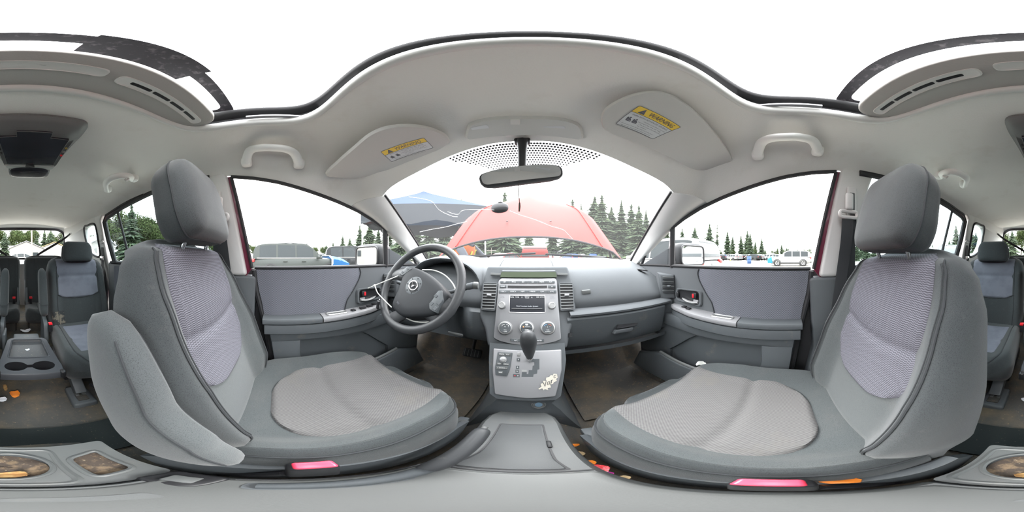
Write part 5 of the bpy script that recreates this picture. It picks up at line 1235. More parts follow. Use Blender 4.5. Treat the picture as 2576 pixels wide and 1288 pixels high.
mk('deck_line', box(V(0, .149, cz + .0022), (.17, .004, .0016)), M_blk, fc)
mk('rear_deck', prism(rpoly([V(-.088, .143, cz + .006), V(.088, .143, cz + .006), V(.092, -.080, cz + .007), V(-.092, -.080, cz + .007)], .016), (0, 0, -.012), .006, 3), mat('pale_console_plastic', (.10, .104, .102), .45, bump=(600, .08)), fc, 40)
slot = rpoly([V(-.082, .10, cz + .0065), V(-.056, .10, cz + .0065), V(-.056, -.02, cz + .0068), V(-.082, -.02, cz + .0068)], .011)
mk('brake_slot', prism(slot, (0, 0, .0012)), M_dark, fc, 0)
mk('deck_crease', tube([V(-.094, -.03, cz + .002), V(-.0945, .06, cz + .002), V(-.09, .14, cz + .002)], .0022, 6), M_blk, fc)
gro = rpoly([V(-.025, -.052, cz + .0075), V(.03, -.05, cz + .0075), V(.034, -.036, cz + .0075), V(-.02, -.034, cz + .0075)], .007)
mk('deck_groove', prism(gro, (0, 0, .0008)), M_con, fc, 0)
# handbrake
hb = thing('handbrake', 'dark handbrake lever lying beside the driver seat', 'handbrake', (-.066, .08, cz))
mk('lever', tube(spline([V(-.070, -.01, cz + .004), V(-.069, .08, cz + .020), V(-.064, .15, cz + .052)], 12), .012, 10), M_dark, hb, 60)
mk('grip', tube(spline([V(-.066, .12, cz + .040), V(-.063, .17, cz + .064), V(-.059, .23, cz + .088), V(-.057, .268, cz + .098)], 16), [.013, .0145, .0155, .016, .016, .016, .0162, .0164, .0166, .0168, .0168, .0168, .0166, .016, .0145, .010], 14), M_leath, hb, 60)
mk('release_button', tube([V(-.057, .266, cz + .0975), V(-.0563, .276, cz + .100)], .0062, 10), M_con, hb)
# rear tray of the console: cup holder, coin well, latch
rz = cz - .019
ct = rpoly([V(-.02, -.105, rz + .004), V(.10, -.105, rz + .004), V(.10, -.243, rz + .004), V(-.02, -.243, rz + .004)], .02)
mk('cup_tray', tube(ct, .005, 6, closed=True), M_con, fc)
M_debris = mat('debris', (.06, .045, .035), .9, bump=(120, 1), var=[(45, (.17, .12, .075), .5, .62), (140, (.40, .32, .22), .62, .70)])
cup = V(.040, -.175, rz + .006)
wl_ = rpoly([V(-.035, -.118, rz + .005), V(-.035, -.20, rz + .005), V(-.085, -.22, rz + .005), V(-.088, -.13, rz + .005)], .014)
cupL = [V(cup.x + .050 * cos(a), cup.y + .052 * sin(a), rz + .005) for a in [2 * pi * k / 40 for k in range(40)]]
dk = rpoly([V(-.106, -.094, rz + .005), V(.106, -.094, rz + .005), V(.112, -.256, rz + .005), V(-.112, -.256, rz + .005)], .012)
mk('rear_tray', join(holed(dk, [cupL, wl_]), loft([dk, [p + V(0, 0, -.03) for p in dk]], closed=True)), M_con, fc, 40)
mk('cup_holder', pit(cupL, .022, .93), M_dark, fc, 40); mk('coin_well', pit(wl_, .018, .95), M_dark, fc, 40)
mk('cup_ring', tube([cup + V(.050 * cos(a), .052 * sin(a), .002) for a in [2 * pi * k / 40 for k in range(40)]], .004, 6, closed=True), M_con, fc)
d1 = mk('cup_debris', loft([[cup + V(.0465 * k * cos(a), .0485 * k * sin(a), dz - .014 + .003 * sin(3 * a + 5 * k)) for a in [2 * pi * i / 32 for i in range(32)]] for k, dz in ((1, -.002), (.8, .0), (.5, .001), (.05, .002))], closed=True, cap=True), M_debris, fc, 60); d1['kind'] = 'stuff'
wl_ = rpoly([V(-.035, -.118, rz + .005), V(-.035, -.20, rz + .005), V(-.085, -.22, rz + .005), V(-.088, -.13, rz + .005)], .014)
mk('coin_well_rim', tube(wl_, .005, 6, closed=True), M_con, fc)
d2 = mk('well_debris', prism([V(-.06 + (p.x + .06) * .95, -.167 + (p.y + .167) * .95, p.z - .012) for p in wl_], (0, 0, -.002)), M_debris, fc, 0); d2['kind'] = 'stuff'
lt = mk('rear_latch', prism(rpoly([V(-.098, -.03, cz + .010), V(-.05, -.045, cz + .010), V(-.055, -.10, cz + .004), V(-.105, -.09, cz + .004)], .014), (0, 0, -.02), .006, 3), M_blk, fc, 40)
mk('latch_plate', box(V(-.076, -.066, cz + .010), (.022, .028, .004), .002), M_con, lt)
# ================================================================ litter: each scrap a thing
def scrap(name, label, cat, x, y, z, rx, ry, m, rot=0, curl=.5, n=9, grp=None):
    rnd = random.Random(int(x * 7 + y * 13)); rows = []
    for i in range(n):
        r = []
        for j in range(n):
            u, v = 2 * i / (n - 1) - 1, 2 * j / (n - 1) - 1
            k = 1 - .28 * (u * u * v * v) - .12 * rnd.random() * (abs(u) > .9 or abs(v) > .9)
            r.append(V(u * rx * k, v * ry * k, curl * rx * (u * u * .5 + .15 * sin(3 * v + u)) + rnd.uniform(0, .12) * rx))
        rows.append(r)
    p = px(x, y, Z=z) if not isinstance(z, Vector) else z
    vf = move(xf(solid(rows, .0008), Matrix.Rotation(rot, 4, 'Z')), p)
    return tag(mk(name, vf, m, None, 50), label, cat, grp)
scrap('orange_peel', 'curled orange peel on the carpet under the folding tray', 'peel', 37, 992, -.765, .022, .028, M_orange, .2, .9)
scrap('paper_scrap', 'white crumpled paper on the floor behind the folding tray', 'paper', 65, 833, -.70, .05, .03, M_paper, .1, .5)
scrap('paper_scrap', 'small white paper bit lying in the folding tray', 'paper', 69, 880, -.482, .012, .008, M_paper, .3, .5)
scrap('paper_scrap', 'white paper bit on the carpet at the edge of the rear floor', 'paper', 5, 1005, -.765, .020, .018, M_paper, .4, .6)
scrap('foil_scrap', 'bright crumpled foil scrap in the passenger door pocket', 'scrap', 1773, 912, V(.612, .345, -.535), .016, .024, mat('foil', (.75, .76, .72), .3, metal=.3), .9, 1.2)
scrap('candy_wrapper', 'red and pink candy wrapper between console and passenger seat', 'wrapper', 1497, 1182, -.62, .020, .015, mat('red_wrapper', (.55, .03, .04), .3, var=(40, (.62, .55, .58), .5, .6)), .7, .6)
scrap('candy_wrapper', 'magenta wrapper edge beside the red candy wrapper', 'wrapper', 1512, 1196, -.625, .016, .008, mat('pink_wrapper', (.45, .04, .28), .35), .5, .6)
scrap('orange_peel', 'orange peel beside the red candy wrapper by the seat rail', 'peel', 1475, 1166, -.63, .013, .010, M_orange, .3, .9)
scrap('orange_peel', 'small curl of orange peel near the console lid catch', 'peel', 1436, 1120, -.69, .017, .007, M_orange, -.3, .9)
scrap('orange_peel', 'orange scrap beside the passenger seat buckle', 'peel', 2110, 1209, -.56, .016, .012, M_orange, 1.2, .8)
scrap('card_scrap', 'tan card scrap behind the red candy wrapper', 'scrap', 1548, 1208, -.63, .020, .008, M_tan, .5, .3)
scrap('card_scrap', 'tan scrap on the carpet right of the console', 'scrap', 1450, 1143, -.70, .016, .012, M_tan, .5, .3)
scrap('dry_leaf', 'brown dry leaf in the cup holder behind the console', 'leaf', 25, 1195, cz - .022, .018, .012, M_leaf, .4, .9)
scrap('paper_scrap', 'pale round scrap in the console cup holder', 'paper', 98, 1210, cz - .022, .010, .008, M_paper, .2, .3)
scrap('card_scrap', 'pale wooden scrap beside the passenger seat and the door sill', 'scrap', 2006, 957, V(.60, -.09, -.545), .016, .022, M_tan, .4, .4)
scrap('dry_leaf', 'brown leaf at the left edge of the rear carpet', 'leaf', 13, 975, -.765, .01, .03, M_leaf, .2, .6)
# ================================================================ outside: the open hood, the lot, cars, trees, people  (G = ground level)
G = -CAMZ
# ground: gravel, with a strip of darker dirt
gm = mat('gravel_ground', (.36, .345, .31), .95, bump=(6, .5), var=[(.35, (.21, .185, .145), .45, .6), (9, (.38, .37, .34), .55, .7)])
N_ = 60; gr_ = []
for j in range(N_ + 1):
    gr_.append([V(-160 + 320 * i / N_, -160 + 320 * j / N_, G + .02 * sin(i * 1.3) * cos(j * 1.7)) for i in range(N_ + 1)])
gd = mk('ground', loft(gr_), gm, None); tag(gd, 'pale gravel ground of the car lot', 'ground', kind='structure')
# raised hood
hd = thing('car_hood', 'pinkish red car hood standing open in front of the windshield', 'car hood', (0, 1.25, .05))
rows = []
for k in range(22):
    t = k / 21; L_ = .98 * t; y = 1.20 + L_ * cos(R(39)); z = .085 + L_ * sin(R(39))
    hw = .735 * (1 - .10 * t) * (max(.02, 1 - sm(.55, 1.03, t) ** 2.0 * .92) ** .62)
    r = []
    for i in range(33):
        u = -1 + 2 * i / 32; a = abs(u)
        bulge = .075 * (1 - a ** 2.2) * (1 - .3 * t) - (.035 * sm(.86, 1, a))
        r.append(V(u * hw, y - bulge * .62 - .03 * (a ** 2) * (1 - t) * 2.2, z + bulge * .78 - (.085 * a ** 2.4) * (1 - t)))
    rows.append(r)
mk('hood_panel', solid(rows, -.006), M_red, hd, 50)
for s in (-1, 1): mk('hood_crease', tube([rows[k][16 + s * 12] + V(0, -.002, .004) for k in range(0, 18)], .004, 6), M_red, hd)
mk('rear_edge', tube([p + V(0, .004, -.006) for p in rows[0]], .008, 6), M_rub, hd)
for s in (-1, 1):
    mk('hinge', tube(spline([V(s * .66, 1.20, -.02), V(s * .655, 1.235, .05), V(s * .64, 1.26, .09)], 8), .012, 6), M_blk, hd)
    mk('washer_nozzle', sup(rows[5][16 + s * 4] + V(0, -.006, .01), (.010, .006, .005), .7, 12, 6), M_blk, hd)
# cowl with wipers
cw = thing('cowl', 'dark cowl strip with wiper arms at the foot of the windshield', 'cowl', (0, 1.15, -.06))
mk('cowl_panel', loft([[V(p.x * k, p.y + dy, p.z + dz) for p in spline(bot, 41)] for k, dy, dz in ((1, .0, -.01), (1.0, .03, -.012), (1.02, .12, -.03), (1.02, .2, -.09))]), M_rub, cw, 60)
mk('wiper_arm', tube(spline([V(-.45, 1.13, .0), V(-.2, 1.15, .006), V(.05, 1.13, .02)], 12), .007, 6), M_blk, cw); mk('wiper_arm', tube(spline([V(.55, 1.08, -.01), V(.3, 1.13, .004), V(.12, 1.14, .012)], 12), .007, 6), M_blk, cw)
for s in (-1, 1): tag(mk('fender', solid([[V(s * (.72 + .06 * sin(pi * i / 8)), .95 + .95 * j / 10, -.03 - .10 * j / 10 - .5 * (i / 8) ** 2 + .0) for i in range(9)] for j in range(11)], .004), M_mag, None, 60), 'dark red front fender beyond the %s windshield pillar' % ('driver' if s < 0 else 'passenger'), 'car fender')
tag(mk('engine_bay', box((0, 1.65, -.32), (1.3, .75, .18), .05), M_blk, None), 'dark engine bay under the open hood', 'engine bay')
# ---------------------------------------------------------------- cars
_pm = {}
def paint(n, c, m=0.0):
    if n not in _pm: _pm[n] = mat('paint_' + n, c, .45, metal=m, spec=.2)
    return _pm[n]
M_win = mat('car_window', (.022, .026, .028), .1, spec=.15); M_tire = mat('tire', (.02, .02, .02), .85); M_rimm = mat('wheel_rim', (.45, .45, .46), .3, metal=.7)
M_tail = mat('tail_light', (.50, .02, .02), .25); M_headl = mat('head_light', (.55, .57, .6), .15)
def make_car(name, label, loc, rz, col, L=4.6, Wd=1.85, H=1.68, hood=1.02, group=None, kind='suv', detail=True):
    c = thing(name, label, 'car', (0, 0, 0), group)
    hx = L / 2; belt = hood - .02
    bt = lambda x: interp([(-hx, .86), (-hx * .92, belt), (hx * .35, belt - .0), (hx * .62, hood - .04), (hx * .93, hood - .16), (hx, .62)], x)
    ww = lambda x: Wd / 2 * (1 - .18 * abs(x / hx) ** 6)
    rows = []
    n = 22 if detail else 12
    for k in range(n + 1):
        x = -hx + L * k / n; w = ww(x); b = bt(x); lo = .24 + .10 * abs(x / hx) ** 8; e = .80 if 0 < k < n else .8
        rows.append([V(x, w * sx, z) for sx, z in ((-.86, lo), (-.98, lo + .10), (-1.0, (lo + b) * .52), (-.97, b - .10), (-.90, b - .01), (-.55, b + .03), (0, b + .04), (.55, b + .03), (.90, b - .01), (.97, b - .10), (1.0, (lo + b) * .52), (.98, lo + .10), (.86, lo))])
    mk('body', loft(rows, cap=True), col, c, 45)
    xs = ([-.97, -.86, -.2, .17, .47] if kind == 'suv' else [-.70, -.42, -.1, .14, .48]); xs = [q * hx for q in xs]
    bz = belt + .0
    top = [(xs[0], bz), (xs[1], H - .07), (xs[2], H), (xs[3], H - .06), (xs[4], bz)]
    wz = lambda z: Wd / 2 * lerp(.90, .72, (z - bz) / (H - bz))
    gh = []
    prof = spline([V(x, 0, z) for x, z in top], 25 if detail else 13)
    prof = [p for p in prof]
    mk('cabin', loft([[V(p.x, -wz(p.z) * 1, p.z) if 0 else V(p.x, u * wz(p.z), p.z + (.02 if abs(u) < 1 and p.z > bz + .3 else 0)) for u in (-1, -.9, -.4, 0, .4, .9, 1)] for p in prof]), col, c, 50)
    for s in (-1, 1):
        side = [V(p.x, s * wz(p.z), p.z) for p in prof]
        mk('cabin_side', ([*side], [tuple(range(len(side)))]), col, c, 0)
        # windows inset in the side
        cuts = [(.10, .33), (.36, .60), (.625, .86)]
        lowz = bz + .03
        def topz(x):
            for p, q in zip(prof, prof[1:]):
                if p.x <= x <= q.x: return lerp(p.z, q.z, (x - p.x) / max(1e-6, q.x - p.x)) - .07
            return lowz
        for a, b in cuts:
            xa, xb = lerp(xs[0], xs[4], a), lerp(xs[0], xs[4], b)
            P = [(xa, lowz)] + [(lerp(xa, xb, i / 5), max(lowz + .02, topz(lerp(xa, xb, i / 5)))) for i in range(6)] + [(xb, lowz)]
            mk('side_window', prism([V(x, s * (wz(z) + .006), z) for x, z in P], (0, -s * .01, 0)), M_win, c, 0)
        if detail:
            mk('sill_trim', box((0, s * Wd * .492, .34), (L * .60, .03, .16), .02), M_rub, c)
            mk('window_trim', tube([V(lerp(xs[0], xs[4], a), s * (wz(lowz) + .010), lowz - .01) for a in (.06, .4, .9)], .014, 5), M_chr, c)
            for xd in (-.28, .06): mk('door_handle', box((xd * hx * 1.1, s * Wd * .497, bz - .13), (.20, .03, .035), .012), col, c)
            mk('wing_mirror', sup((hx * .36, s * (Wd / 2 + .05), bz + .06), (.07, .11, .075), .6, 12, 8), col, c)
    f = [prof[-2], prof[-7 if detail else -4]]; r = [prof[1], prof[5 if detail else 3]]
    for nm_, (a, b), sg in (('windshield', f, 1), ('rear_window', r, -1)):
        mk(nm_, prism([V(a.x + sg * .02, -wz(a.z) * .92, a.z + .02), V(a.x + sg * .02, wz(a.z) * .92, a.z + .02), V(b.x + sg * .015, wz(b.z) * .92, b.z + .02), V(b.x + sg * .015, -wz(b.z) * .92, b.z + .02)], (-sg * .01, 0, -.01)), M_win, c, 0)
    for s in (-1, 1):
        mk('tail_light', box((-hx * .965, s * Wd * .40, .92), (.16, .22, .16), .04), M_tail, c)
        mk('head_light', box((hx * .93, s * Wd * .38, .74), (.22, .30, .13), .05), M_headl, c)
        for x in (-.60, .60):
            w_ = mk('wheel', lathe([(.20, -.10), (.31, -.11), (.345, -.08), (.345, .08), (.31, .11), (.22, .115), (.20, .09)], (x * hx, s * (Wd / 2 - .10), .345), (0, s, 0), 20), M_tire, c, 40)
            if detail:
                mk('rim', lathe([(.225, .0), (.225, .012), (.19, .012), (.17, -.02), (.06, -.0), (.05, .014), (.0005, .014)], (x * hx, s * (Wd / 2 - .10) + s * .095, .345), (0, s, 0), 20), M_blk, w_, 40)
                for k in range(5):
                    a = 2 * pi * k / 5; q = V(x * hx, s * (Wd / 2 + .008), .345)
                    mk('rim_spoke', prism([q + V(cos(a + d) * r_, 0, sin(a + d) * r_) for r_, d in ((.04, .5), (.21, .16), (.21, -.16), (.04, -.5))], (0, -s * .02, 0)), M_rimm, w_, 0)
                mk('rim_edge', tube([V(x * hx + .212 * cos(a), s * (Wd / 2 + .006), .345 + .212 * sin(a)) for a in [2 * pi * k / 24 for k in range(24)]], .012, 5, closed=True), M_rimm, w_)
            mk('wheel_arch', lathe([(.40, -.02), (.42, .012), (.36, .014), (.34, -.02)], (x * hx, s * (Wd / 2 - .012), .36), (0, s, 0), 24), M_rub, c, 40)
    if detail:
        for s in (-1, 1): mk('roof_rail', tube([V(xs[1] * .9, s * .60, H - .02), V(xs[2], s * .62, H + .045), V(xs[3], s * .60, H - .01)], .018, 6), M_blk, c)
        mk('number_plate', box((-hx - .005, 0, .80), (.02, .34, .16), .004), M_con, c)
        mk('rear_bumper', box((-hx * .98, 0, .42), (.14, Wd * .86, .22), .06), M_rub, c)
        mk('grille', box((hx * .985, 0, .60), (.06, Wd * .5, .16), .02), M_blk, c)
    c.location = (loc[0], loc[1], G); c.rotation_euler = (0, 0, rz)
    return c
grey_suv = make_car('parked_car', 'grey green SUV with a blue tarp over its front outside the driver window', (-8.35, 1.15), R(90), paint('grey_green', (.030, .034, .032)), 4.62, 1.86, 1.70)
def tarp(car, L, Wd, x0, label, cfl):
    rows = []
    rnd = random.Random(3)
    for i in range(10):
        x = lerp(x0, L / 2 + .10, i / 9); hz = lerp(1.06, .84, (i / 9) ** 2)
        rows.append([V(x + rnd.uniform(-.03, .03), y * Wd * .53, z + rnd.uniform(-.02, .02)) for y, z in ((-1, .32), (-1.03, .60), (-1.0, hz - .10), (-.6, hz + .05), (0, hz + .07), (.6, hz + .05), (1.0, hz - .10), (1.03, .60), (1, .32))])
    t = thing('blue_tarp', label, 'tarp', (0, 0, 0))
    mk('sheet', loft(rows, cap=True), mat('blue_tarp_sheet', cfl, .6, bump=(12, .5), spec=.15), t, 50)
    mk('tape_strip', tube([V(x0, y * Wd * .535, z) for y, z in ((-1, .6), (-1.01, .98), (-.6, 1.13), (.6, 1.13), (1.01, .98), (1, .6))], .05, 6, flat=.2), M_wht, t)
    t.location = car.location.copy(); t.rotation_euler = car.rotation_euler.copy(); return t
tarp(grey_suv, 4.62, 1.86, 1.52, 'blue tarp taped over the front end of the grey green SUV', (.012, .06, .15))
wsuv = make_car('parked_car', 'white SUV with a blue covered bumper standing across the gravel lot', (18.8, -.25), R(90), paint('white', (.20, .20, .20)), 4.75, 1.9, 1.70)
tw = tarp(wsuv, 4.75, 1.9, 1.95, 'bright blue wrap over the front bumper of the white SUV', (.02, .13, .24))
near = make_car('parked_car', 'white SUV parked close by beyond the passenger windshield pillar', (4.75, 4.7), R(92), paint('white', (.20, .20, .20)), 4.7, 1.85, 1.70)
make_car('parked_car', 'red SUV seen from behind straight ahead under the hood', (.2, 11.5), R(90), paint('red', (.10, .014, .012)), 4.6, 1.85, 1.72)
make_car('parked_car', 'low red car standing just left of the red SUV ahead', (-2.0, 13.2), R(60), paint('red', (.10, .014, .012)), 4.4, 1.75, 1.34, .86, None, 'sedan')
make_car('parked_car', 'dark pickup style SUV parked beyond the blue tarp of the grey green SUV', (-11.0, 5.9), R(75), paint('charcoal', (.010, .011, .012)), 4.8, 1.9, 1.80)
make_car('parked_car', 'white SUV behind the passenger seat headrest, nose to the car', (6.2, -6.3), R(145), paint('white', (.20, .20, .20)), 4.6, 1.85, 1.70)
make_car('parked_car', 'pale silver van glimpsed through the passenger side rear window', (5.6, -9.0), R(140), paint('silver', (.12, .122, .125)), 4.7, 1.9, 1.8)
make_car('parked_car', 'white car half hidden behind the tail of the grey green SUV', (-12.8, -2.6), R(80), paint('white', (.20, .20, .20)), 4.5, 1.8, 1.5, .95, None, 'sedan')
make_car('parked_car', 'blue car in the lower corner of the rear window on the driver side', (-5.1, -14.6), R(-100), paint('blue', (.008, .03, .09)), 4.4, 1.8, 1.5)
make_car('parked_car', 'white car low in the middle of the rear window', (-.3, -17), R(-175), paint('white', (.20, .20, .20)), 4.6, 1.8, 1.42, .95, None, 'sedan')
# rows of far cars, one prototype per colour, copied
far = {}
for n_, c_ in (('white', (.20, .20, .20)), ('charcoal', (.010, .011, .012)), ('silver', (.12, .122, .125)), ('blue', (.008, .045, .12))):
    far[n_] = None
def far_car(n_, x, y, rz, label, grp):
    if far[n_] is None:
        far[n_] = make_car('far_car', label, (x, y), rz, paint(n_, (0, 0, 0)), 4.5, 1.8, 1.55, .98, grp, 'suv', False); o = far[n_]
    else:
        o = copy_tree(far[n_]); o['label'] = label; o['group'] = grp
        o.location = (x, y, G); o.rotation_euler = (0, 0, rz)
    return o
rnd = random.Random(11)
cols = ['white', 'white', 'charcoal', 'white', 'silver', 'blue', 'white', 'charcoal']
for k in range(26):
    lon = lerp(60, 86, k / 25); d = 46 + rnd.uniform(-1.5, 1.5) + 4 * sin(k)
    n_ = 'blue' if k == 6 else 'charcoal' if k in (3, 4, 13) else rnd.choice(['white', 'white', 'silver', 'white', 'charcoal'])
    far_car(n_, d * sin(R(lon)), d * cos(R(lon)), R(60 + rnd.uniform(-8, 8)), n_ + ' car, ' + ordinal(k) + ' from the left in the far row outside the passenger window', 'far cars outside the passenger window')
for k in range(15):
    lon = lerp(-26, 29, k / 14); d = 36 + rnd.uniform(-3, 2)
    if abs(lon) < 2.5: continue
    n_ = cols[k % 8] if k not in (10, 12) else 'blue'
    far_car(n_, d * sin(R(lon)), d * cos(R(lon)), R(90 + rnd.uniform(-20, 20)), n_ + ' car, ' + ordinal(k - (k > 7)) + ' from the left in the far row below the hood', 'far cars below the hood')
for k in range(7):
    lon = lerp(-97, -62, k / 6); d = 40
    n_ = cols[k]
    far_car(n_, d * sin(R(lon)), d * cos(R(lon)), R(90), n_ + ' car, ' + ordinal(k) + ' from the left in the far row outside the driver window', 'far cars outside the driver window')
# barrel and cone
bp_ = px(1885, 664, Z=G + .0); bp_ = V(24 * sin(R(76.4)), 24 * cos(R(76.4)), 0)
br = thing('barrel', 'blue plastic barrel standing alone on the gravel', 'barrel', (bp_.x, bp_.y, G))
M_bar = mat('blue_barrel', (.012, .045, .13), .4)
mk('drum', lathe([(.30, 0), (.325, .03), (.325, .30), (.34, .32), (.34, .36), (.325, .38), (.325, .70), (.34, .72), (.34, .76), (.325, .78), (.31, 1.02), (.28, 1.04)], (bp_.x, bp_.y, G), (0, 0, 1), 24), M_bar, br, 40)
mk('lid', lathe([(.30, 1.035), (.315, 1.05), (.30, 1.075), (.27, 1.08), (.26, 1.06), (.0005, 1.06)], (bp_.x, bp_.y, G), (0, 0, 1), 24), M_bar, br, 40)
def cone(lon, d, label):
    x, y = d * sin(R(lon)), d * cos(R(lon)); c = thing('traffic_cone', label, 'cone', (x, y, G))
    mk('cone_body', lathe([(.16, .03), (.10, .30), (.04, .68), (.025, .70)], (x, y, G), (0, 0, 1), 18), M_orange, c, 40)
    mk('cone_base', box((x, y, G + .02), (.42, .42, .04), .01), M_orange, c); mk('white_band', lathe([(.108, .29), (.070, .48)], (x, y, G), (0, 0, 1), 18), M_wht, c, 40)
cone(62.2, 12, 'orange traffic cone just beyond the passenger door mirror'); cone(69.8, 38, 'small orange traffic cone in front of the far row of cars')
# ---------------------------------------------------------------- pop-up canopy
cx_, cy_ = px(1066, 560, H=5.6).x, px(1066, 560, H=5.6).y
cn = thing('canopy_tent', 'dark blue peaked canopy tent ahead on the driver side', 'tent', (cx_, cy_, G))
M_can = mat('blue_canopy_cloth', (.012, .026, .055), .8, spec=.08); M_can2 = mat('dark_canopy_cloth', (.02, .024, .030), .9)
ca = R(38)
def cpt(u, v, z): return V(cx_ + (u * cos(ca) - v * sin(ca)), cy_ + (u * sin(ca) + v * cos(ca)), z)
e_, pz = 1.62, 2.36
rows = []
for k in range(9):
    t = k / 8; h = e_ * t; z = lerp(pz, 1.36, t ** .85); r = []
    for q in range(40):
        s_ = q / 10; i = int(s_) % 4; f = s_ - int(s_); cs = [(-1, -1), (1, -1), (1, 1), (-1, 1)]
        a, b = cs[i], cs[(i + 1) % 4]; sag = .16 * sin(pi * f) * t
        r.append(cpt(lerp(a[0], b[0], f) * h * (1 - .05 * sin(pi * f) * t), lerp(a[1], b[1], f) * h * (1 - .05 * sin(pi * f) * t), z - .0 * sag))
    rows.append(r)
mk('roof_cloth', loft(rows, closed=True), M_can, cn, 40)
edge = rows[-1]
mk('valance', loft([edge, [p + V(0, 0, -.50 + .06 * sin(i * 1.3)) for i, p in enumerate(edge)]], closed=True), M_can2, cn, 40)
for u, v in ((-1, -1), (1, -1), (1, 1), (-1, 1)): mk('leg', tube([cpt(u * 1.58, v * 1.58, 1.36), cpt(u * 1.6, v * 1.6, G)], .022, 6), M_sil, cn)
# fence ahead with posts and a light pole
fe_ = thing('chain_fence', 'grey wire fence along the far edge of the lot ahead', 'fence', (0, 44, G))
for k in range(13): mk('fence_post', tube([V(-42 + 7 * k, 44, G), V(-42 + 7 * k, 44, G + 2.4)], .05, 6), M_sil, fe_)
for z in (.3, 1.35, 2.35): mk('fence_rail', tube([V(-42, 44, G + z), V(42, 44, G + z)], .03, 5), M_sil, fe_)
wv, wf = [], []
for k in range(280):
    for sg in (-1, 1):
        x = -42 + .3 * k; o = len(wv); wv += [V(x, 44, G + .1), V(x + .03, 44, G + .1), V(x + sg * 1.1 + .03, 44, G + 2.3), V(x + sg * 1.1, 44, G + 2.3)]; wf.append((o, o + 1, o + 2, o + 3))
w_ = mk('fence_wire', (wv, wf), M_sil, fe_, 0); w_['kind'] = 'stuff'
def pole(lon, d, h, label, r=.10):
    x, y = d * sin(R(lon)), d * cos(R(lon)); p = thing('utility_pole', label, 'pole', (x, y, G)); mk('shaft', tube([V(x, y, G), V(x, y, G + h)], [r, r * .7], 8), mat('grey_wood', (.16, .14, .125), .9) if 'grey_wood' not in bpy.data.materials else bpy.data.materials['grey_wood'], p)
    mk('cross_arm', box((x, y, G + h - .5), (1.8, .1, .1), .02), bpy.data.materials['grey_wood'], p)
pole(-14.2, 30, 2.6, 'short dark post by the far row of cars ahead', .05); pole(183.6 - 360 + 0.5, 26, 9, 'tall pale pole in front of the trees behind the car', .14)
# sheds behind
def shed(lon, d, w, h, dp, label, roofc, a=0):
    x, y = d * sin(R(lon)), d * cos(R(lon)); s = thing('shed', label, 'building', (x, y, G)); M = Matrix.Translation((x, y, G)) @ Matrix.Rotation(R(a), 4, 'Z')
    mk('wall', xf(box((0, 0, h / 2), (w, dp, h)), M), mat('shed_wall', (.16, .155, .15), .8) if 'shed_wall' not in bpy.data.materials else bpy.data.materials['shed_wall'], s)
    rh = h + w * .20
    mk('gable', xf(prism([V(-w / 2, -dp / 2, h), V(w / 2, -dp / 2, h), V(0, -dp / 2, rh)], (0, dp, 0)), M), bpy.data.materials['shed_wall'], s, 0)
    for q in (-1, 1): mk('roof', xf(prism([V(q * w * .56, -dp * .54, h - .15), V(0, -dp * .54, rh + .08), V(0, dp * .54, rh + .08), V(q * w * .56, dp * .54, h - .15)], (0, 0, .12)), M), roofc, s, 0)
    mk('door', xf(box((w * .15, dp / 2 + .02, h * .42), (w * .28, .05, h * .8)), M), M_light, s); mk('window', xf(box((-w * .27, dp / 2 + .02, h * .55), (w * .16, .05, h * .3)), M), M_win, s)
M_rf = mat('shed_roof', (.16, .16, .17), .8)
shed(181.5 - 360 + .6, 34, 6.5, 2.6, 5, 'pale shed with a gabled roof behind the pole', M_rf); shed(-168.5, 38, 9, 2.3, 4, 'long low pale shed at the right of the rear window', mat('tan_roof', (.35, .22, .10), .8))
shed(-154.5, 22, 4.5, 2.7, 4, 'pale house wall seen through the driver side quarter window', M_rf, 20)
# ---------------------------------------------------------------- trees
def conifer_mesh(name, h, seed, bw=.19, n=30, gap=0.0):
    """tiers of ragged drooping skirts with loose sprays on the outside"""
    rn = random.Random(seed); v, f = [], []
    for i in range(n):
        t = i / (n - 1); z = h * (.07 + .93 * t); rad = h * bw * (1 - t) ** .8 * rn.uniform(.55, 1.2) + .05
        m = 9 + int(13 * (1 - t)); o = len(v); v.append(V(0, 0, z + h * .035)); a0 = rn.uniform(0, 6.28)
        if rn.random() < gap: rad *= .35
        for q in range(2 * m):
            a = a0 + pi * q / m; r = rad * (rn.uniform(.80, 1.25) if q % 2 else rn.uniform(.38, .62))
            v.append(V(cos(a) * r, sin(a) * r, z - r * rn.uniform(.16, .40)))
        for q in range(2 * m): f.append((o, o + 1 + q, o + 1 + (q + 1) % (2 * m)))
        for q in range(m):
            a = rn.uniform(0, 6.28); d = V(cos(a), sin(a), 0); s_ = V(-sin(a), cos(a), 0); L_ = rad * rn.uniform(.9, 1.3); w = .10 * rad + .05; o = len(v)
            c1 = d * L_ + V(0, 0, z - .22 * L_); c0 = d * L_ * .35 + V(0, 0, z)
            v += [c0, (c0 + c1) / 2 + s_ * w - V(0, 0, w * .5), c1, (c0 + c1) / 2 - s_ * w - V(0, 0, w * .5)]; f += [(o, o + 1, o + 2), (o, o + 2, o + 3)]
    me = bpy.data.meshes.new(name); me.from_pydata([tuple(p) for p in v], [], f); me.update(); return me
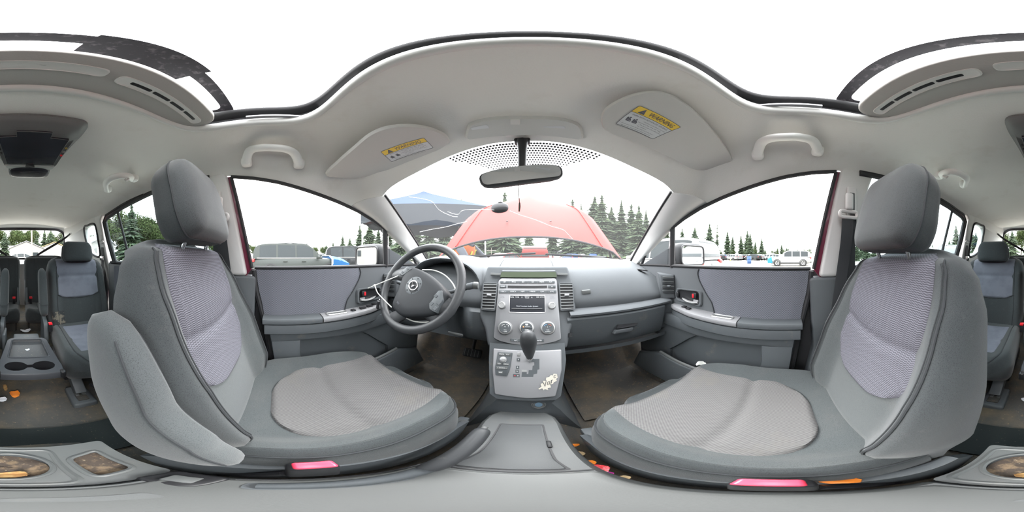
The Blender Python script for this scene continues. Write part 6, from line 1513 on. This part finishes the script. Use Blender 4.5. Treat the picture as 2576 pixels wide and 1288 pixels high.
def broad_mesh(name, h, seed, w=.36, n=9000):
    rn = random.Random(seed); v, f = [], []
    blobs = [(V(rn.uniform(-1, 1) * h * w * .6, rn.uniform(-1, 1) * h * w * .6, h * rn.uniform(.35, .86)), h * rn.uniform(.10, .19)) for _ in range(16)]
    for k in range(n):
        c, r = rn.choice(blobs); d = V(rn.gauss(0, 1), rn.gauss(0, 1), rn.gauss(0, 1)).normalized(); p = c + d * r * rn.uniform(.6, 1.05)
        a = V(rn.gauss(0, 1), rn.gauss(0, 1), rn.gauss(0, 1)).normalized(); b = d.cross(a).normalized(); s_ = h * .0145 * rn.uniform(.6, 1.4); o = len(v)
        v += [p - a * s_, p + b * s_ * .7, p + a * s_, p - b * s_ * .7]; f.append((o, o + 1, o + 2, o + 3))
    me = bpy.data.meshes.new(name); me.from_pydata([tuple(p) for p in v], [], f); me.update(); return me
def trunk_mesh(name, h, r, fork=False):
    a = tube([V(0, 0, 0), V(.02 * h, 0, h * .4), V(0, .01 * h, h * .95)], [r, r * .75, r * .15], 8)
    if fork: a = join(a, tube([V(.015 * h, 0, h * .35), V(.12 * h, 0, h * .6), V(.16 * h, 0, h * .85)], [r * .7, r * .5, r * .15], 8), tube([V(.01 * h, 0, h * .45), V(-.10 * h, .04 * h, h * .62), V(-.15 * h, .02 * h, h * .8)], [r * .6, r * .4, r * .12], 8))
    me = bpy.data.meshes.new(name); me.from_pydata([tuple(p) for p in a[0]], [], a[1]); me.shade_smooth(); me.update(); return me
PROTO = {'fir': (conifer_mesh('fir', 16, 1, .27), trunk_mesh('fir_trunk', 16, .28), M_tree), 'spruce': (conifer_mesh('spruce', 16, 2, .22, 32), trunk_mesh('spruce_trunk', 16, .25), M_tree),
         'thin': (conifer_mesh('thin', 16, 5, .12, 26, .3), trunk_mesh('thin_trunk', 16, .2), M_tree), 'dense': (conifer_mesh('dense', 16, 8, .34, 36), trunk_mesh('dense_trunk', 16, .32), M_tree),
         'broad': (broad_mesh('broad', 10, 3), trunk_mesh('broad_trunk', 10, .22, True), M_tree2), 'bush': (broad_mesh('bush', 10, 4, .55, 5000), trunk_mesh('bush_trunk', 10, .1, True), M_tree2)}
for k_ in PROTO.values():
    for me, m_ in ((k_[0], k_[2]), (k_[1], M_bark)):
        me.materials.append(m_)
def tree(kind, lon, d, h, label, grp=None, rz=None):
    base = 16 if kind in ('fir', 'spruce', 'thin', 'dense') else 10
    x, y = CAMX + d * sin(R(lon)), d * cos(R(lon))
    nm = {'fir': 'fir_tree', 'spruce': 'spruce_tree', 'thin': 'thin_fir_tree', 'dense': 'dense_fir_tree', 'broad': 'broadleaf_tree', 'bush': 'leafy_bush'}[kind]
    t = thing(nm, label, 'tree' if kind != 'bush' else 'bush', (x, y, G), grp)
    for n_, me in (('foliage', PROTO[kind][0]), ('trunk', PROTO[kind][1])):
        o = bpy.data.objects.new(n_, me); COL.objects.link(o); o.parent = t
    k = h / base; t.scale = (k, k, k); t.rotation_euler = (0, 0, rnd.uniform(0, 6.28) if rz is None else rz)
    return t
_alt = [0]
def tpx(kind, x, ytop, d, label, grp=None):
    _alt[0] += 1; d += (-5, 6, 0, 11)[_alt[0] % 4] * (d / 50)     # staggered rows
    lon = (x - 1338) / K; lat = R((644 - ytop) / K); return tree(kind, lon, d, d * tan(lat) + CAMZ, label, grp)
# seen through the passenger window, left to right
for x, y, k in ((1716, 573, 'fir'), (1748, 572, 'dense'), (1785, 561, 'fir'), (1830, 578, 'spruce'), (1843, 590, 'spruce'), (1864, 588, 'spruce'), (1880, 579, 'fir'), (1887, 583, 'spruce'), (1900, 604, 'spruce'), (1916, 598, 'fir'), (1956, 619, 'spruce'), (1966, 611, 'spruce'), (1979, 621, 'spruce')):
    tpx(k, x, y, 62 + rnd.uniform(-3, 3), 'dark conifer beyond the far car row outside the passenger window', 'conifers outside the passenger window')
tpx('thin', 1804, 562, 60, 'thin bare-limbed conifer outside the passenger window')
for k in range(14): tpx('bush', lerp(1700, 2060, k / 13), 627 + rnd.uniform(-5, 4), 66, 'low green bush at the foot of the conifers beyond the far car row', 'bushes at the far side of the lot')
# ahead, right of the hood
for x, y, k in ((1440, 500, 'fir'), (1462, 512, 'spruce'), (1496, 494, 'dense'), (1514, 489, 'fir'), (1538, 520, 'dense'), (1563, 502, 'spruce'), (1588, 512, 'fir'), (1607, 515, 'fir'), (1625, 526, 'spruce'), (1650, 540, 'dense'), (1676, 560, 'fir')):
    tpx(k, x, y, 40 + rnd.uniform(-4, 4), 'tall dark conifer ahead to the right of the open hood', 'conifers right of the open hood')
# ahead, left of the hood
for x, y, k in ((1010, 540, 'dense'), (1045, 520, 'fir'), (1080, 530, 'dense'), (1118, 512, 'fir'), (1160, 500, 'fir'), (1185, 516, 'dense'), (1270, 482, 'fir'), (1225, 520, 'dense'), (1330, 560, 'fir'), (1390, 560, 'dense'), (1295, 560, 'dense')):
    tpx(k, x, y, 38 + rnd.uniform(-4, 4), 'tall dark conifer ahead to the left of or behind the open hood', 'conifers behind and left of the hood')
# driver side
for x, y, k in ((905, 565, 'fir'), (930, 560, 'dense'), (952, 572, 'fir'), (975, 560, 'dense'), (862, 590, 'fir'), (838, 605, 'spruce'), (822, 612, 'spruce'), (880, 598, 'dense')):
    tpx(k, x, y, 48 + rnd.uniform(-3, 3), 'hazy dark conifer beyond the driver door mirror', 'conifers beyond the driver door mirror')
for x, y, k in ((640, 616, 'broad'), (655, 622, 'fir'), (675, 615, 'spruce'), (620, 612, 'broad'), (792, 620, 'broad'), (815, 618, 'broad')):
    tpx(k, x, y, 60, 'small tree showing over the roof of the grey green SUV', 'trees over the grey green SUV')
# behind, driver side rear door
for x, y, k in ((285, 530, 'broad'), (300, 545, 'broad'), (318, 540, 'dense'), (331, 512, 'fir'), (345, 545, 'broad'), (362, 538, 'broad'), (385, 548, 'broad'), (408, 560, 'broad'), (440, 565, 'fir'), (560, 610, 'fir'), (540, 600, 'broad')):
    tpx(k, x, y, 30 + rnd.uniform(-2, 2), 'tall tree close outside the driver side rear door window', 'trees outside the driver side rear window')
# behind, rear window
for x, y, k in ((-30, 578, 'dense'), (-8, 572, 'broad'), (12, 585, 'dense'), (35, 573, 'broad'), (58, 575, 'broad'), (76, 574, 'broad'), (92, 592, 'dense'), (112, 575, 'fir'), (128, 577, 'dense'), (145, 580, 'broad'), (160, 583, 'dense'), (215, 585, 'broad'), (235, 590, 'dense'), (-55, 580, 'broad'), (-75, 585, 'dense')):
    tpx(k, x + 2576, y, 42 + rnd.uniform(-3, 3), 'green tree standing behind the car in the rear window', 'trees behind the car')
# behind, passenger side
for x, y, k in ((2405, 566, 'fir'), (2388, 604, 'dense'), (2440, 590, 'broad'), (2455, 585, 'dense'), (2168, 585, 'fir'), (2155, 600, 'spruce'), (2180, 598, 'fir'), (2200, 606, 'dense'), (2370, 612, 'fir'), (2345, 615, 'dense')):
    tpx(k, x, y, 40 + rnd.uniform(-3, 3), 'conifer outside the passenger side rear window', 'conifers outside the passenger side rear window')
# ---------------------------------------------------------------- people
M_vest = mat('hi_vis_orange', (.30, .07, .008), .7); M_stripe = mat('hi_vis_yellow', (.32, .30, .02), .6); M_cloth = mat('dark_clothes', (.03, .035, .045), .9); M_skin = mat('skin', (.45, .27, .19), .6)
def person(label, loc, rz, lean, stride, torso_m, h=1.74, vest=False):
    p = thing('person', label, 'person', (0, 0, 0)); k = h / 1.75
    hip = V(0, 0, .93); ch_ = hip + V(0, sin(lean) * .46, cos(lean) * .46); nk = ch_ + V(0, sin(lean) * .12, cos(lean) * .12); hd_ = nk + V(0, sin(lean * .6) * .16, cos(lean * .6) * .16)
    J, E, Rr = [hip, hip + (ch_ - hip) * .5, ch_, nk], [(0, 1), (1, 2), (2, 3)], [.150, .140, .155, .06]
    def add(a, pts, rs):
        for q, r in zip(pts, rs): J.append(q); Rr.append(r); E.append((a, len(J) - 1)); a = len(J) - 1
    for s in (-1, 1):
        add(0, [V(s * .10, .0, .86), V(s * .11, s * stride * .5 + .05, .48), V(s * .11, s * stride, .09), V(s * .12, s * stride + .15, .04)], [.095, .065, .048, .04])
        sh_ = ch_ + V(s * .17, 0, .02)
        add(2, [sh_, sh_ + V(s * .07, .10 + lean * .18, -.24), sh_ + V(s * .03, .28 + lean * .25, -.36 + .0), sh_ + V(s * .02, .36 + lean * .25, -.38)], [.065, .048, .040, .032])
    me = bpy.data.meshes.new('body'); me.from_pydata([tuple(q * k) for q in J], E, []); me.update()
    o = bpy.data.objects.new('b', me); COL.objects.link(o); o.modifiers.new('s', 'SKIN'); m2 = o.modifiers.new('u', 'SUBSURF'); m2.levels = 2
    for sv, r in zip(me.skin_vertices[0].data, Rr): sv.radius = (r * k, r * k * .85)
    me.skin_vertices[0].data[0].use_root = True
    ev = bpy.data.meshes.new_from_object(o.evaluated_get(bpy.context.evaluated_depsgraph_get())); bpy.data.objects.remove(o)
    ev.name = 'body'; ev.materials.clear(); ev.materials.append(torso_m); ev.shade_smooth()
    b = bpy.data.objects.new('body', ev); COL.objects.link(b); b.parent = p; OFF[b.name] = V(0, 0, 0)
    mk('head', sup(hd_ * k + V(0, .02, .03), (.078 * k, .098 * k, .118 * k), .9, 20, 14), M_skin, p, 60)
    mk('hair', sup(hd_ * k + V(0, -.005, .06), (.084 * k, .104 * k, .10 * k), .9, 20, 12), M_blk, p, 60)
    mk('nose', sup(hd_ * k + V(0, .12, .02), (.014, .02, .022), .9, 10, 8), M_skin, p, 60)
    if vest:
        d = (ch_ - hip).normalized(); f_ = V(0, d.z, -d.y); rows = []
        for t, w, dp in ((.0, .185, .150), (.25, .178, .145), (.6, .19, .150), (.9, .20, .150), (1.08, .17, .12), (1.2, .10, .08)):
            c0 = hip.lerp(ch_, t); rows.append([c0 * k + (V(1, 0, 0) * cos(a) * w + f_ * sin(a) * dp) * k for a in [2 * pi * i / 24 for i in range(24)]])
        vs = mk('safety_vest', loft(rows, closed=True), M_vest, p, 60)
        for i in (0, 6, 12, 18, 3, 21, 9, 15): mk('reflective_band', tube([r[i] + (r[i] - hip.lerp(ch_, .5) * k).normalized() * .004 for r in rows[:5]], .022, 6, flat=.25), M_stripe, vs)
        for q in (1, 2): mk('reflective_band', tube([hip.lerp(ch_, .5) * k + 0 * rows[q][0] + (x - hip.lerp(ch_, .5) * k) * 1.02 for x in rows[q]], .022, 6, closed=True, flat=.4), M_stripe, vs)
    p.location = (loc[0], loc[1], G); p.rotation_euler = (0, 0, rz); return p
person('person in an orange and yellow safety vest leaning over the engine bay under the hood', (-1.22, 2.25), R(-105), R(46), .06, M_cloth, 1.74, True)
person('person in dark clothes walking far ahead by the short post', (-3.7, 31), R(80), R(4), .24, M_cloth)

# trees of one group: each label says which one, counted from the left as the camera sees them
byg = {}
for o in SC.objects:
    if o.parent is None and o.get('category') in ('tree', 'bush') and o.get('group'): byg.setdefault(o['group'], []).append(o)
for g, L in byg.items():
    az = lambda o: atan2(o.location.x - CAMX, o.location.y)
    ref = az(L[0]); key = lambda o: ((az(o) - ref + pi) % (2 * pi)) - pi
    for i, o in enumerate(sorted(L, key=key)):
        kind = o.name.split('.')[0].replace('_', ' ')
        o['label'] = '%s, %s from the left of the %s' % (kind, ordinal(i), g)
# everything above is relative to eye level: stand the car on the ground
for o in list(SC.objects):
    if o.parent is None and o.name not in ('camera', 'sun'): o.location.z += CAMZ
